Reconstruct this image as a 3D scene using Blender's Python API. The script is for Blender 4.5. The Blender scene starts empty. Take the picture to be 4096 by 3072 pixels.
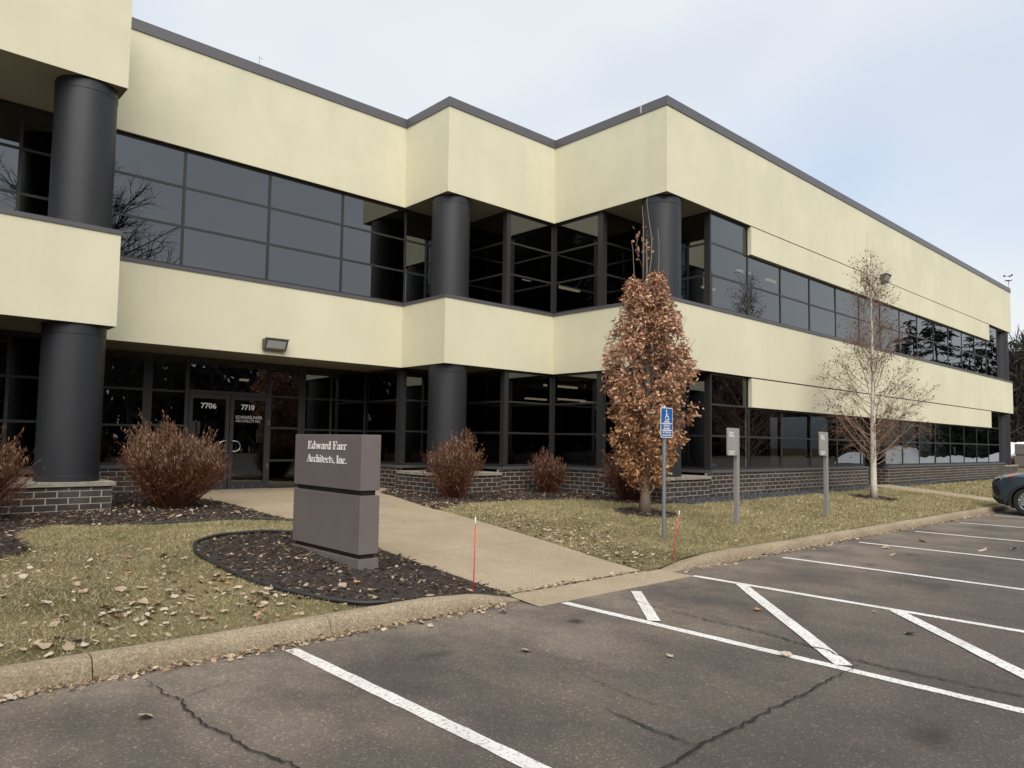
import bpy, bmesh, math, random
import numpy as np
from mathutils import Vector, Matrix

random.seed(7)
RNG = np.random.default_rng(11)
scene = bpy.context.scene
C = scene.collection

# ------------------------------------------------------------------ camera
cam_d = bpy.data.cameras.new("camera")
cam = bpy.data.objects.new("camera", cam_d)
C.objects.link(cam)
scene.camera = cam
cam_d.sensor_fit = 'HORIZONTAL'
cam_d.sensor_width = 36.0
cam_d.lens = 36.0 * 2913.14 / 4096
cam_d.shift_x = 23.05 / 4096
cam_d.shift_y = 51.1 / 4096
cam_d.clip_start = 0.05
cam_d.clip_end = 2000
YAW, PITCH, ROLL = 0.74, 0.062, 0.0157
_f = Vector((math.sin(YAW) * math.cos(PITCH), math.cos(YAW) * math.cos(PITCH), math.sin(PITCH)))
_r = Vector((math.cos(YAW), -math.sin(YAW), 0))
_u = _r.cross(_f)
_c, _s = math.cos(ROLL), math.sin(ROLL)
_r2 = _r * _c + _u * _s
_u2 = _u * _c - _r * _s
M = Matrix((( _r2.x, _u2.x, -_f.x, 0), (_r2.y, _u2.y, -_f.y, 0), (_r2.z, _u2.z, -_f.z, 1.6), (0, 0, 0, 1)))
cam.matrix_world = M

# ------------------------------------------------------------------ world, sun, exposure
SUN_DIR = Vector((-0.50, -0.82, 1.05)).normalized()     # towards the hazy sun, behind the camera
world = bpy.data.worlds.new("World")
scene.world = world
world.use_nodes = True
nt = world.node_tree
nt.nodes.clear()
def wn(t, **k):
    n = nt.nodes.new(t)
    for a, b in k.items():
        setattr(n, a, b)
    return n
sky = wn('ShaderNodeTexSky', sky_type='NISHITA', sun_disc=False)
sky.sun_elevation = math.asin(SUN_DIR.z)
sky.sun_rotation = math.atan2(SUN_DIR.x, SUN_DIR.y) % (2 * math.pi)
sky.dust_density = 3.0
sky.air_density = 1.2
skys = wn('ShaderNodeVectorMath', operation='SCALE'); skys.inputs['Scale'].default_value = 0.215
nt.links.new(sky.outputs[0], skys.inputs[0])
tc = wn('ShaderNodeTexCoord')
sep = wn('ShaderNodeSeparateXYZ'); nt.links.new(tc.outputs['Generated'], sep.inputs[0])
add = wn('ShaderNodeMath', operation='ADD'); add.inputs[1].default_value = 0.35
nt.links.new(sep.outputs['Z'], add.inputs[0])
mx = wn('ShaderNodeMath', operation='MAXIMUM'); mx.inputs[1].default_value = 0.2
nt.links.new(add.outputs[0], mx.inputs[0])
dv = wn('ShaderNodeVectorMath', operation='DIVIDE')
cmb = wn('ShaderNodeCombineXYZ')
for i in range(3):
    nt.links.new(mx.outputs[0], cmb.inputs[i])
nt.links.new(tc.outputs['Generated'], dv.inputs[0]); nt.links.new(cmb.outputs[0], dv.inputs[1])
mp = wn('ShaderNodeMapping'); mp.inputs['Location'].default_value = (0.35, 0.9, 0.2)
nt.links.new(dv.outputs[0], mp.inputs[0])
n1 = wn('ShaderNodeTexNoise'); n1.inputs['Scale'].default_value = 0.9; n1.inputs['Detail'].default_value = 3; n1.inputs['Roughness'].default_value = 0.5
nt.links.new(mp.outputs[0], n1.inputs['Vector'])
cr = wn('ShaderNodeValToRGB')
cr.color_ramp.elements[0].position = 0.36; cr.color_ramp.elements[0].color = (0.45, 0.45, 0.45, 1)
cr.color_ramp.elements[1].position = 0.58; cr.color_ramp.elements[1].color = (0.97, 0.97, 0.97, 1)
nt.links.new(n1.outputs['Fac'], cr.inputs[0])
n2 = wn('ShaderNodeTexNoise'); n2.inputs['Scale'].default_value = 1.5; n2.inputs['Detail'].default_value = 3
nt.links.new(mp.outputs[0], n2.inputs['Vector'])
cr2 = wn('ShaderNodeValToRGB')
cr2.color_ramp.elements[0].position = 0.32; cr2.color_ramp.elements[0].color = (0.78, 0.825, 0.885, 1)
cr2.color_ramp.elements[1].position = 0.66; cr2.color_ramp.elements[1].color = (0.90, 0.925, 0.955, 1)
nt.links.new(n2.outputs['Fac'], cr2.inputs[0])
mixs = wn('ShaderNodeMix', data_type='RGBA')
nt.links.new(cr.outputs[0], mixs.inputs['Factor'])
nt.links.new(skys.outputs[0], mixs.inputs['A']); nt.links.new(cr2.outputs[0], mixs.inputs['B'])
bg = wn('ShaderNodeBackground'); bg.inputs['Strength'].default_value = 1.0
nt.links.new(mixs.outputs['Result'], bg.inputs['Color'])
wo = wn('ShaderNodeOutputWorld'); nt.links.new(bg.outputs[0], wo.inputs['Surface'])

sun_d = bpy.data.lights.new("sun", 'SUN')
sun_d.energy = 3.5
sun_d.angle = math.radians(60)
sun_d.color = (1.0, 0.94, 0.84)
sun = bpy.data.objects.new("sun", sun_d); C.objects.link(sun)
sun.rotation_euler = SUN_DIR.to_track_quat('Z', 'Y').to_euler()
sun.location = (0, 0, 30)

vs = scene.view_settings
vs.view_transform = 'Standard'; vs.look = 'None'; vs.exposure = 0.0; vs.gamma = 1.0
vs.use_curve_mapping = False
scene.render.engine = 'CYCLES'
scene.cycles.use_denoising = True
try:
    scene.cycles.denoiser = 'OPENIMAGEDENOISE'
except Exception:
    pass
scene.cycles.max_bounces = 8
scene.cycles.transparent_max_bounces = 12
scene.cycles.caustics_reflective = False
scene.cycles.caustics_refractive = False

# ------------------------------------------------------------------ material helpers
class Mat:
    def __init__(s, name):
        s.m = bpy.data.materials.new(name); s.m.use_nodes = True
        s.t = s.m.node_tree; s.t.nodes.clear()
        s.out = s.t.nodes.new('ShaderNodeOutputMaterial')
        s.b = s.t.nodes.new('ShaderNodeBsdfPrincipled')
        s.t.links.new(s.b.outputs[0], s.out.inputs['Surface'])
        s.geo = s.t.nodes.new('ShaderNodeNewGeometry')
        s.pos = s.geo.outputs['Position']
    def n(s, t, **k):
        n = s.t.nodes.new(t)
        for a, b in k.items():
            setattr(n, a, b)
        return n
    def l(s, a, b): s.t.links.new(a, b)
    def noise(s, scale, detail=3, rough=.5, vec=None, stretch=None, dist=0):
        n = s.n('ShaderNodeTexNoise'); n.inputs['Scale'].default_value = scale
        n.inputs['Detail'].default_value = detail; n.inputs['Roughness'].default_value = rough
        n.inputs['Distortion'].default_value = dist
        v = vec or s.pos
        if stretch:
            m = s.n('ShaderNodeMapping'); m.inputs['Scale'].default_value = stretch
            s.l(v, m.inputs[0]); v = m.outputs[0]
        s.l(v, n.inputs['Vector'])
        return n.outputs['Fac']
    def ramp(s, fac, stops):
        r = s.n('ShaderNodeValToRGB'); e = r.color_ramp.elements
        while len(e) < len(stops): e.new(0.5)
        for i, (p, c) in enumerate(stops):
            e[i].position = p
            e[i].color = (c, c, c, 1) if isinstance(c, (int, float)) else (*c, 1)
        s.l(fac, r.inputs[0])
        return r.outputs[0]
    def mix(s, fac, a, b, blend='MIX'):
        m = s.n('ShaderNodeMix', data_type='RGBA', blend_type=blend)
        for x, nm in ((fac, 'Factor'), (a, 'A'), (b, 'B')):
            if isinstance(x, (int, float)):
                m.inputs[nm].default_value = x if nm == 'Factor' else (x, x, x, 1)
            elif isinstance(x, tuple):
                m.inputs[nm].default_value = (*x, 1)
            else:
                s.l(x, m.inputs[nm])
        return m.outputs['Result']
    def col(s, c):
        if isinstance(c, tuple): s.b.inputs['Base Color'].default_value = (*c, 1)
        else: s.l(c, s.b.inputs['Base Color'])
        return s
    def rough(s, r):
        if isinstance(r, (int, float)): s.b.inputs['Roughness'].default_value = r
        else: s.l(r, s.b.inputs['Roughness'])
        return s
    def bump(s, h, strength=.3, dist=.01):
        b = s.n('ShaderNodeBump'); b.inputs['Strength'].default_value = strength; b.inputs['Distance'].default_value = dist
        s.l(h, b.inputs['Height']); s.l(b.outputs[0], s.b.inputs['Normal'])
        return s
    def rnd(s): return s.geo.outputs['Random Per Island']
    def spec(s, v): s.b.inputs['Specular IOR Level'].default_value = v; return s

MATS = {}
def simple(name, c, r=.6, metal=0., var=.0, bump=0., scale=30):
    m = Mat(name)
    if var:
        f = m.noise(scale, 4)
        m.col(m.mix(f, tuple(x * (1 - var) for x in c), tuple(min(1, x * (1 + var)) for x in c)))
    else: m.col(c)
    m.rough(r); m.b.inputs['Metallic'].default_value = metal
    if bump: m.bump(m.noise(scale * 4, 3), bump, .004)
    MATS[name] = m.m
    return m

def island(name, stops, r=.8, trans=0.):
    m = Mat(name)
    f = m.rnd()
    c = m.ramp(f, stops)
    m.col(c); m.rough(r)
    m.spec(.2)
    MATS[name] = m.m
    return m

# stucco
def stucco(name, base):
    m = Mat(name)
    big = m.noise(.55, 4, .55)
    streak = m.noise(1.0, 5, .6, stretch=(2.2, 2.2, .35))
    fine = m.noise(55, 3, .6)
    c0 = m.mix(m.ramp(big, [(.3, 0.), (.7, 1.)]), tuple(x * .93 for x in base), tuple(x * 1.03 for x in base))
    stain = m.ramp(streak, [(.48, 0.), (.85, 1.)])
    c1 = m.mix(m.mix(.32, 0., stain), c0, (base[0] * .78, base[1] * .82, base[2] * .86))
    sz = m.n('ShaderNodeSeparateXYZ'); m.l(m.pos, sz.inputs[0])
    up = m.n('ShaderNodeMapRange'); up.inputs['From Min'].default_value = 7.3; up.inputs['From Max'].default_value = 9.3; m.l(sz.outputs['Z'], up.inputs['Value'])
    alg = m.mix(1.0, m.ramp(m.noise(1.3, 6, .7), [(.45, 0.), (.80, .50)]), up.outputs[0], 'MULTIPLY')
    c1 = m.mix(alg, c1, (base[0] * .70, base[1] * .76, base[2] * .78))
    run_ = m.ramp(m.noise(1.0, 4, .7, stretch=(5.5, 5.5, .10)), [(.60, 0.), (.76, .22)])
    c1 = m.mix(run_, c1, (base[0] * .80, base[1] * .80, base[2] * .78))
    c2 = m.mix(.6, c1, m.mix(fine, c1, m.mix(1.0, c1, .80, 'MULTIPLY')))
    m.col(c2); m.rough(.92); m.spec(.15)
    m.bump(m.noise(70, 4, .7), .35, .004)
    MATS[name] = m.m
stucco('stucco', (.705, .676, .508))
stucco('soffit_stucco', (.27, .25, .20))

simple('bronze', (.03, .029, .03), .38, 0, .15)
simple('frame_metal', (.026, .026, .027), .45, 0, .12)
simple('column_paint', (.017, .0185, .023), .50, 0, .10, 0, 2)
simple('coping_metal', (.098, .095, .103), .42, .0, .12, 0, 1.5)
simple('sill_metal', (.085, .083, .090), .42, 0, .15, 0, 2)
simple('interior_dark', (.02, .02, .021), .9)
simple('interior_ceiling', (.10, .10, .095), .9)
m = Mat('sign_metal')
sz = m.n('ShaderNodeSeparateXYZ'); m.l(m.pos, sz.inputs[0])
lo_ = m.n('ShaderNodeMapRange'); lo_.inputs['From Min'].default_value = .95; lo_.inputs['From Max'].default_value = .25; m.l(sz.outputs['Z'], lo_.inputs['Value'])
c = m.mix(m.ramp(m.noise(1.4, 4, .6), [(.3, 0.), (.7, 1.)]), (.140, .119, .117), (.165, .142, .141))
c = m.mix(m.mix(1.0, m.ramp(m.noise(7, 6, .75), [(.42, 0.), (.75, .8)]), lo_.outputs[0], 'MULTIPLY'), c, (.20, .17, .14))
c = m.mix(m.ramp(m.noise(2.2, 4, .7, stretch=(4, 4, .35)), [(.58, 0.), (.80, .12)]), c, (.21, .19, .19))
m.col(c); m.rough(.45); m.bump(m.noise(3, 2), .05, .01); MATS['sign_metal'] = m.m
simple('sign_gap', (.014, .010, .011), .5)
simple('sign_neck', (.028, .010, .012), .5)
simple('white_paint', (.82, .80, .77), .5)
simple('letter_grey', (.74, .75, .76), .5)
simple('lens', (.42, .43, .43), .35, 0, .1, 0, 20)
simple('lamp_bronze', (.10, .085, .075), .5, 0, .1)
simple('galvanised', (.26, .28, .30), .42, .55, .18, 0, 25)
simple('sign_blue', (.012, .098, .33), .35)
simple('post_grey', (.25, .235, .225), .5, 0, .06)
simple('panel_grey', (.29, .28, .268), .45, 0, .05)
simple('rod_red', (.62, .045, .04), .45)
simple('rod_white', (.78, .74, .70), .45)
simple('rubber', (.018, .019, .021), .5, 0, .2)
simple('car_black', (.012, .013, .014), .55)
simple('tyre', (.018, .018, .019), .8)
simple('alloy', (.62, .63, .65), .25, .9)
simple('chrome', (.5, .52, .54), .15, 1.)
simple('handle_metal', (.60, .57, .52), .3, .85)
simple('amber', (.65, .13, .02), .25)
simple('crack_fill', (.010, .009, .008), .95)
simple('snow', (.60, .61, .63), .7, 0, .05, .6, 2.0)

m = Mat('car_paint'); m.col((.042, .066, .090)); m.rough(.30); m.b.inputs['Metallic'].default_value = .25
m.b.inputs['Coat Weight'].default_value = .8; m.b.inputs['Coat Roughness'].default_value = .06
MATS['car_paint'] = m.m
m = Mat('headlamp'); m.col((.20, .21, .22)); m.rough(.08); m.b.inputs['Coat Weight'].default_value = 1.; MATS['headlamp'] = m.m
m = Mat('car_glass'); m.col((.012, .014, .016)); m.rough(.03); m.spec(.7); MATS['car_glass'] = m.m

# tinted glazing: thin pane, mirror part by Fresnel, a little light through
m = Mat('glass')
m.t.nodes.remove(m.b)
fr = m.n('ShaderNodeFresnel'); fr.inputs['IOR'].default_value = 2.2
gl = m.n('ShaderNodeBsdfGlossy'); gl.inputs['Roughness'].default_value = 0.004; gl.inputs['Color'].default_value = (.90, .945, .98, 1)
tr = m.n('ShaderNodeBsdfTransparent'); tr.inputs['Color'].default_value = (.07, .075, .08, 1)
wav = m.noise(.9, 1, .3)
bp_ = m.n('ShaderNodeBump'); bp_.inputs['Strength'].default_value = .03; bp_.inputs['Distance'].default_value = .05
m.l(wav, bp_.inputs['Height']); m.l(bp_.outputs[0], gl.inputs['Normal'])
ms = m.n('ShaderNodeMixShader'); m.l(fr.outputs[0], ms.inputs[0]); m.l(tr.outputs[0], ms.inputs[1]); m.l(gl.outputs[0], ms.inputs[2])
m.l(ms.outputs[0], m.out.inputs['Surface'])
MATS['glass'] = m.m

m = Mat('lit_tube'); m.t.nodes.remove(m.b)
em = m.n('ShaderNodeEmission'); em.inputs['Color'].default_value = (1, .82, .50, 1); em.inputs['Strength'].default_value = 2.2
m.l(em.outputs[0], m.out.inputs['Surface']); MATS['lit_tube'] = m.m

# brick and mortar
m = Mat('brick')
c = m.ramp(m.rnd(), [(0, (.026, .018, .017)), (.5, (.036, .026, .024)), (1, (.052, .036, .031))])
eff = m.ramp(m.noise(1.6, 5, .65), [(.50, 0.), (.72, .42)])
c = m.mix(eff, c, (.17, .17, .175))
c = m.mix(m.ramp(m.noise(60, 4, .7), [(.35, .0), (.8, .5)]), c, (.075, .062, .058))
m.col(c); m.rough(.72); m.spec(.35); m.bump(m.noise(140, 3, .6), .35, .004); MATS['brick'] = m.m
m = Mat('mortar'); m.col(m.mix(m.noise(4, 4), (.27, .245, .20), (.40, .36, .30))); m.rough(.95); MATS['mortar'] = m.m
m = Mat('stone_cap'); m.col(m.mix(m.ramp(m.noise(3.5, 6, .65), [(.35, 0.), (.7, 1.)]), (.20, .18, .145), (.36, .33, .265))); m.rough(.9); m.bump(m.noise(60, 4), .3, .005); MATS['stone_cap'] = m.m

# asphalt
m = Mat('asphalt')
big = m.noise(.42, 5, .6); mid = m.noise(1.9, 5, .65, stretch=(1.0, .45, 1.0)); fine = m.noise(170, 3, .7)
base = m.mix(m.ramp(big, [(.34, 0.), (.66, 1.)]), (.062, .053, .047), (.108, .090, .075))
spx = m.n('ShaderNodeSeparateXYZ'); m.l(m.pos, spx.inputs[0])
edge = m.n('ShaderNodeMapRange'); edge.inputs['From Min'].default_value = 1.8; edge.inputs['From Max'].default_value = 5.2; edge.inputs['To Min'].default_value = .06; edge.inputs['To Max'].default_value = .95
m.l(spx.outputs['Y'], edge.inputs['Value'])
dust = m.mix(1.0, m.ramp(m.noise(.8, 5, .6), [(.34, .1), (.60, 1.)]), edge.outputs[0], 'MULTIPLY')
base = m.mix(dust, base, (.20, .165, .132))
base = m.mix(m.ramp(mid, [(.36, .5), (.56, 0.)]), base, (.056, .050, .047))
stones = m.n('ShaderNodeTexVoronoi'); stones.inputs['Scale'].default_value = 95; m.l(m.pos, stones.inputs['Vector'])
sc_ = m.n('ShaderNodeSeparateColor'); m.l(stones.outputs['Color'], sc_.inputs[0])
spk = m.ramp(sc_.outputs[0], [(.0, .62), (.55, .9), (.86, 1.25), (.96, 2.2), (1., 3.6)])
base = m.mix(.42, base, m.mix(1.0, base, spk, 'MULTIPLY'))
base = m.mix(.6, base, m.mix(1.0, base, m.ramp(fine, [(.3, .55), (.7, 1.5)]), 'MULTIPLY'))
# small oil spots with a shape of their own
for (ox, oy, rx_, ry_, dk) in ((4.97, 4.47, .22, .22, .9), (3.36, 4.44, .42, .25, .5), (4.58, 1.45, .5, .30, .6), (10.49, 4.95, .3, .16, .55), (12.02, 4.98, .25, .15, .6), (12.03, 4.08, .35, .2, .55), (10.47, 4.06, .45, .25, .5), (6.9, 3.9, .4, .3, .35), (9.4, 2.9, .9, .4, .4)):
    mp_ = m.n('ShaderNodeMapping'); mp_.inputs['Location'].default_value = (-ox / rx_, -oy / ry_, 0); mp_.inputs['Scale'].default_value = (1 / rx_, 1 / ry_, 0)
    m.l(m.pos, mp_.inputs[0])
    ln = m.n('ShaderNodeVectorMath', operation='LENGTH'); m.l(mp_.outputs[0], ln.inputs[0])
    wob = m.n('ShaderNodeMath', operation='ADD'); m.l(ln.outputs['Value'], wob.inputs[0]); m.l(m.noise(5, 4, .6), wob.inputs[1])
    base = m.mix(m.ramp(wob.outputs[0], [(.55, dk), (1.35 if False else 1.0, 0.)]), base, (.022, .019, .017))
m.col(base); m.rough(.88); m.spec(.3)
m.bump(m.mix(.5, fine, stones.outputs['Distance']), .55, .006); MATS['asphalt'] = m.m

def concrete(name, a, b, speck, joint=None):
    m = Mat(name)
    c = m.mix(m.ramp(m.noise(.9, 6, .65), [(.3, 0.), (.7, 1.)]), a, b)
    v = m.n('ShaderNodeTexVoronoi'); v.inputs['Scale'].default_value = speck; m.l(m.pos, v.inputs['Vector'])
    s_ = m.n('ShaderNodeSeparateColor'); m.l(v.outputs['Color'], s_.inputs[0])
    c = m.mix(.7, c, m.mix(1.0, c, m.ramp(s_.outputs[0], [(0., .55), (.3, .85), (.7, 1.05), (1., 1.5)]), 'MULTIPLY'))
    c = m.mix(m.ramp(m.noise(14, 5, .7), [(.55, 0.), (.85, .45)]), c, tuple(x * .5 for x in a))
    m.col(c); m.rough(.92); m.spec(.25)
    m.bump(m.mix(.5, v.outputs['Distance'], m.noise(120, 3)), .5, .006); MATS[name] = m.m
concrete('curb_concrete', (.225, .180, .122), (.335, .275, .195), 80)
concrete('walk_concrete', (.300, .240, .165), (.375, .308, .218), 150)

m = Mat('road_paint')
c = m.mix(m.ramp(m.noise(38, 6, .75), [(.35, 0.), (.48, 1.)]), (.16, .145, .13), (.70, .685, .66))
c = m.mix(m.ramp(m.noise(2.2, 4, .6), [(.40, .0), (.70, .40)]), c, (.36, .34, .31))
m.col(c); m.rough(.75); m.bump(m.noise(160, 3), .3, .003); MATS['road_paint'] = m.m

m = Mat('turf')
c = m.mix(m.ramp(m.noise(1.1, 5, .6), [(.35, 0.), (.65, 1.)]), (.085, .075, .038), (.20, .165, .09))
c = m.mix(.5, c, m.mix(1.0, c, m.ramp(m.noise(90, 4, .7), [(.3, .35), (.7, 1.5)]), 'MULTIPLY'))
m.col(c); m.rough(.95); m.spec(.1); m.bump(m.noise(80, 4, .7), .6, .02); MATS['turf'] = m.m
m = Mat('blades')
c = m.ramp(m.rnd(), [(0, (.44, .365, .20)), (.32, (.34, .29, .14)), (.52, (.20, .19, .075)), (.8, (.50, .425, .26)), (1, (.66, .57, .41))])
pat = m.ramp(m.noise(1.3, 5, .65), [(.46, 0.), (.66, 1.)])
c = m.mix(pat, c, m.mix(.42, c, (.125, .145, .045)))
m.col(c); m.rough(.8); m.spec(.15); MATS['blades'] = m.m
m = Mat('mulch'); m.col(m.mix(m.noise(40, 5, .7), (.016, .011, .009), (.058, .040, .032))); m.rough(.95); m.bump(m.noise(60, 4, .7), .8, .03); MATS['mulch'] = m.m
island('chips', [(0, (.018, .012, .010)), (.40, (.045, .031, .026)), (.75, (.085, .060, .050)), (.92, (.19, .14, .105)), (1, (.45, .36, .26))], .9)
island('litter', [(0, (.22, .15, .09)), (.4, (.34, .25, .16)), (.8, (.48, .39, .28)), (.95, (.56, .48, .37)), (1, (.26, .12, .05))], .75)
island('gravel', [(0, (.018, .021, .025)), (.6, (.045, .052, .060)), (.95, (.095, .105, .115)), (1, (.40, .39, .37))], .85)
m = Mat('oak_leaf')
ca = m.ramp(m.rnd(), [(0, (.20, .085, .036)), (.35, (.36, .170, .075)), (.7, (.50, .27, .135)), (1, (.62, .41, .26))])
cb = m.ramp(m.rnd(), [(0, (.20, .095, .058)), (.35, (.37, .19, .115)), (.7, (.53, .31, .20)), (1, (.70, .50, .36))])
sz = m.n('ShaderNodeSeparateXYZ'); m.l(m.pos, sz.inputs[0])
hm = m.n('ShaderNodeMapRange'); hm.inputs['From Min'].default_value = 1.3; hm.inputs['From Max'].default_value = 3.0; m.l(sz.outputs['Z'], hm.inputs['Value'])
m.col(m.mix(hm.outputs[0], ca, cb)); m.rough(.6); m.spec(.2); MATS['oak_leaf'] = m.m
island('birch_leaf', [(0, (.085, .040, .022)), (.6, (.15, .075, .04)), (1, (.26, .15, .085))], .8)
island('shrub', [(0, (.050, .017, .010)), (.5, (.120, .043, .024)), (.85, (.205, .088, .050)), (1, (.34, .205, .13))], .75)
island('shrub_tip', [(0, (.12, .07, .045)), (.6, (.21, .135, .09)), (1, (.32, .235, .165))], .8)
island('needle', [(0, (.014, .024, .014)), (.6, (.026, .040, .022)), (1, (.05, .062, .036))], .8)
island('woods', [(0, (.022, .020, .018)), (.6, (.045, .040, .034)), (1, (.080, .072, .060))], .95)
m = Mat('oak_bark'); m.col(m.mix(m.noise(6, 5, .7, stretch=(8, 8, .9)), (.10, .075, .058), (.27, .215, .17))); m.rough(.95); m.bump(m.noise(9, 4, .7, stretch=(8, 8, 1)), .8, .015); MATS['oak_bark'] = m.m
m = Mat('birch_bark')
band = m.ramp(m.noise(7, 4, .7, stretch=(1.5, 1.5, 7)), [(.60, 0.), (.68, 1.)])
m.col(m.mix(band, (.66, .60, .54), (.07, .055, .05))); m.rough(.8); MATS['birch_bark'] = m.m
simple('birch_twig', (.21, .135, .10), .8, 0, .2)
simple('birch_limb', (.42, .31, .23), .8, 0, .25, 0, 8)
simple('bark_dark', (.055, .045, .038), .95, 0, .3, 0, 6)
simple('oak_twig', (.26, .20, .165), .85, 0, .2)

# ------------------------------------------------------------------ geometry helpers
class MB:
    def __init__(s): s.v = []; s.f = []
    def quad(s, a, b, c, d):
        n = len(s.v); s.v += [a, b, c, d]; s.f.append((n, n + 1, n + 2, n + 3)); return s
    def poly(s, pts):
        n = len(s.v); s.v += list(pts); s.f.append(tuple(range(n, n + len(pts)))); return s
    def box(s, x0, x1, y0, y1, z0, z1):
        if x0 > x1: x0, x1 = x1, x0
        if y0 > y1: y0, y1 = y1, y0
        n = len(s.v)
        s.v += [(x0, y0, z0), (x1, y0, z0), (x1, y1, z0), (x0, y1, z0), (x0, y0, z1), (x1, y0, z1), (x1, y1, z1), (x0, y1, z1)]
        s.f += [tuple(n + i for i in q) for q in ((3, 2, 1, 0), (4, 5, 6, 7), (0, 1, 5, 4), (1, 2, 6, 5), (2, 3, 7, 6), (3, 0, 4, 7))]
        return s
    def prism(s, pts, z0, z1, caps=(True, True)):
        n = len(s.v); k = len(pts)
        s.v += [(x, y, z0) for x, y in pts] + [(x, y, z1) for x, y in pts]
        for i in range(k):
            j = (i + 1) % k
            s.f.append((n + i, n + j, n + k + j, n + k + i))
        if caps[0]: s.f.append(tuple(n + i for i in reversed(range(k))))
        if caps[1]: s.f.append(tuple(n + k + i for i in range(k)))
        return s
    def extr(s, pts, vec):          # any planar 3-D polygon pushed along vec
        n = len(s.v); k = len(pts); vx = Vector(vec)
        s.v += [tuple(p) for p in pts] + [tuple(Vector(p) + vx) for p in pts]
        for i in range(k):
            j = (i + 1) % k
            s.f.append((n + i, n + j, n + k + j, n + k + i))
        s.f.append(tuple(n + i for i in reversed(range(k)))); s.f.append(tuple(n + k + i for i in range(k)))
        return s
    def tube(s, path, radii, sides=6, cap=True):
        P = [Vector(p) for p in path]; base = len(s.v); k = len(P)
        ref = Vector((.31, .17, .93))
        for i in range(k):
            t = (P[min(i + 1, k - 1)] - P[max(i - 1, 0)])
            if t.length < 1e-9: t = Vector((0, 0, 1))
            t.normalize()
            a = t.cross(ref)
            if a.length < .05: a = t.cross(Vector((1, 0, 0)))
            a.normalize(); b = t.cross(a)
            r = radii[i] if hasattr(radii, '__len__') else radii
            for q in range(sides):
                w = 2 * math.pi * q / sides
                s.v.append(tuple(P[i] + a * (r * math.cos(w)) + b * (r * math.sin(w))))
        for i in range(k - 1):
            for q in range(sides):
                q2 = (q + 1) % sides
                s.f.append((base + i * sides + q, base + i * sides + q2, base + (i + 1) * sides + q2, base + (i + 1) * sides + q))
        if cap:
            s.f.append(tuple(base + q for q in reversed(range(sides))))
            s.f.append(tuple(base + (k - 1) * sides + q for q in range(sides)))
        return s
    def lathe(s, prof, cx, cy, n=48):
        base = len(s.v)
        for r, z in prof:
            for q in range(n):
                w = 2 * math.pi * q / n
                s.v.append((cx + r * math.cos(w), cy + r * math.sin(w), z))
        for i in range(len(prof) - 1):
            for q in range(n):
                q2 = (q + 1) % n
                s.f.append((base + i * n + q, base + i * n + q2, base + (i + 1) * n + q2, base + (i + 1) * n + q))
        s.f.append(tuple(base + q for q in reversed(range(n)))); s.f.append(tuple(base + (len(prof) - 1) * n + q for q in range(n)))
        return s
    def mesh(s, name):
        me = bpy.data.meshes.new(name); me.from_pydata(s.v, [], s.f); me.update(); return me
    def build(s, name, mat, parent=None, smooth=False, bevel=0):
        return link(name, s.mesh(name), mat, parent, smooth, bevel)

def link(name, me, mat, parent=None, smooth=False, bevel=0):
    o = bpy.data.objects.new(name, me)
    if mat and not me.materials: me.materials.append(MATS[mat])
    C.objects.link(o)
    if smooth:
        me.polygons.foreach_set('use_smooth', np.ones(len(me.polygons), bool))
        if smooth == 'auto':
            try: me.set_sharp_from_angle(angle=math.radians(35))
            except Exception: pass
    if bevel:
        b = o.modifiers.new('bevel', 'BEVEL'); b.width = bevel; b.segments = 2; b.limit_method = 'ANGLE'
    if parent is not None: put(o, parent)
    return o
def put(o, parent):
    o.parent = parent
    x = Vector(parent['base']) if parent.get('base') is not None else Vector((0, 0, 0))
    o.matrix_parent_inverse = Matrix.Translation(-x)
def thing(name, label, cat, base=(0, 0, 0), group=None):
    o = bpy.data.objects.new(name, None); C.objects.link(o)
    o.empty_display_size = .2
    o.location = base; o['base'] = [float(x) for x in base]
    tag(o, label, cat, group); return o
def tag(o, label, cat, group=None, kind=None):
    if label: o['label'] = label
    if cat: o['category'] = cat
    if group: o['group'] = group
    if kind: o['kind'] = kind
    return o
def struct(o): o['kind'] = 'structure'; return o
def npmesh(name, V, F, mat, parent=None, smooth=False):
    """V (n,3) float, F (m,k) int of constant k"""
    me = bpy.data.meshes.new(name); F = np.asarray(F, np.int32); V = np.asarray(V, np.float32)
    me.vertices.add(len(V)); me.vertices.foreach_set('co', V.ravel())
    k = F.shape[1]
    me.loops.add(F.size); me.loops.foreach_set('vertex_index', F.ravel())
    me.polygons.add(len(F)); me.polygons.foreach_set('loop_start', np.arange(0, F.size, k, dtype=np.int32))
    me.update(calc_edges=True); me.validate()
    return link(name, me, mat, parent, smooth)
_txt = []
def text_mesh(txt, size, offset=0.0, extrude=.0015, align='LEFT', sx=1., spacing=1.0, line=1.0):
    cu = bpy.data.curves.new('t', 'FONT'); cu.body = txt; cu.size = size; cu.offset = offset; cu.extrude = extrude
    cu.align_x = align; cu.space_character = spacing; cu.space_line = line; cu.resolution_u = 3
    o = bpy.data.objects.new('t', cu); C.objects.link(o)
    dg = bpy.context.evaluated_depsgraph_get(); dg.update()
    me = bpy.data.meshes.new_from_object(o.evaluated_get(dg))
    bpy.data.objects.remove(o); bpy.data.curves.remove(cu)
    if sx != 1.: me.transform(Matrix.Diagonal((sx, 1, 1, 1)))
    me.materials.clear()
    return me
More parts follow.
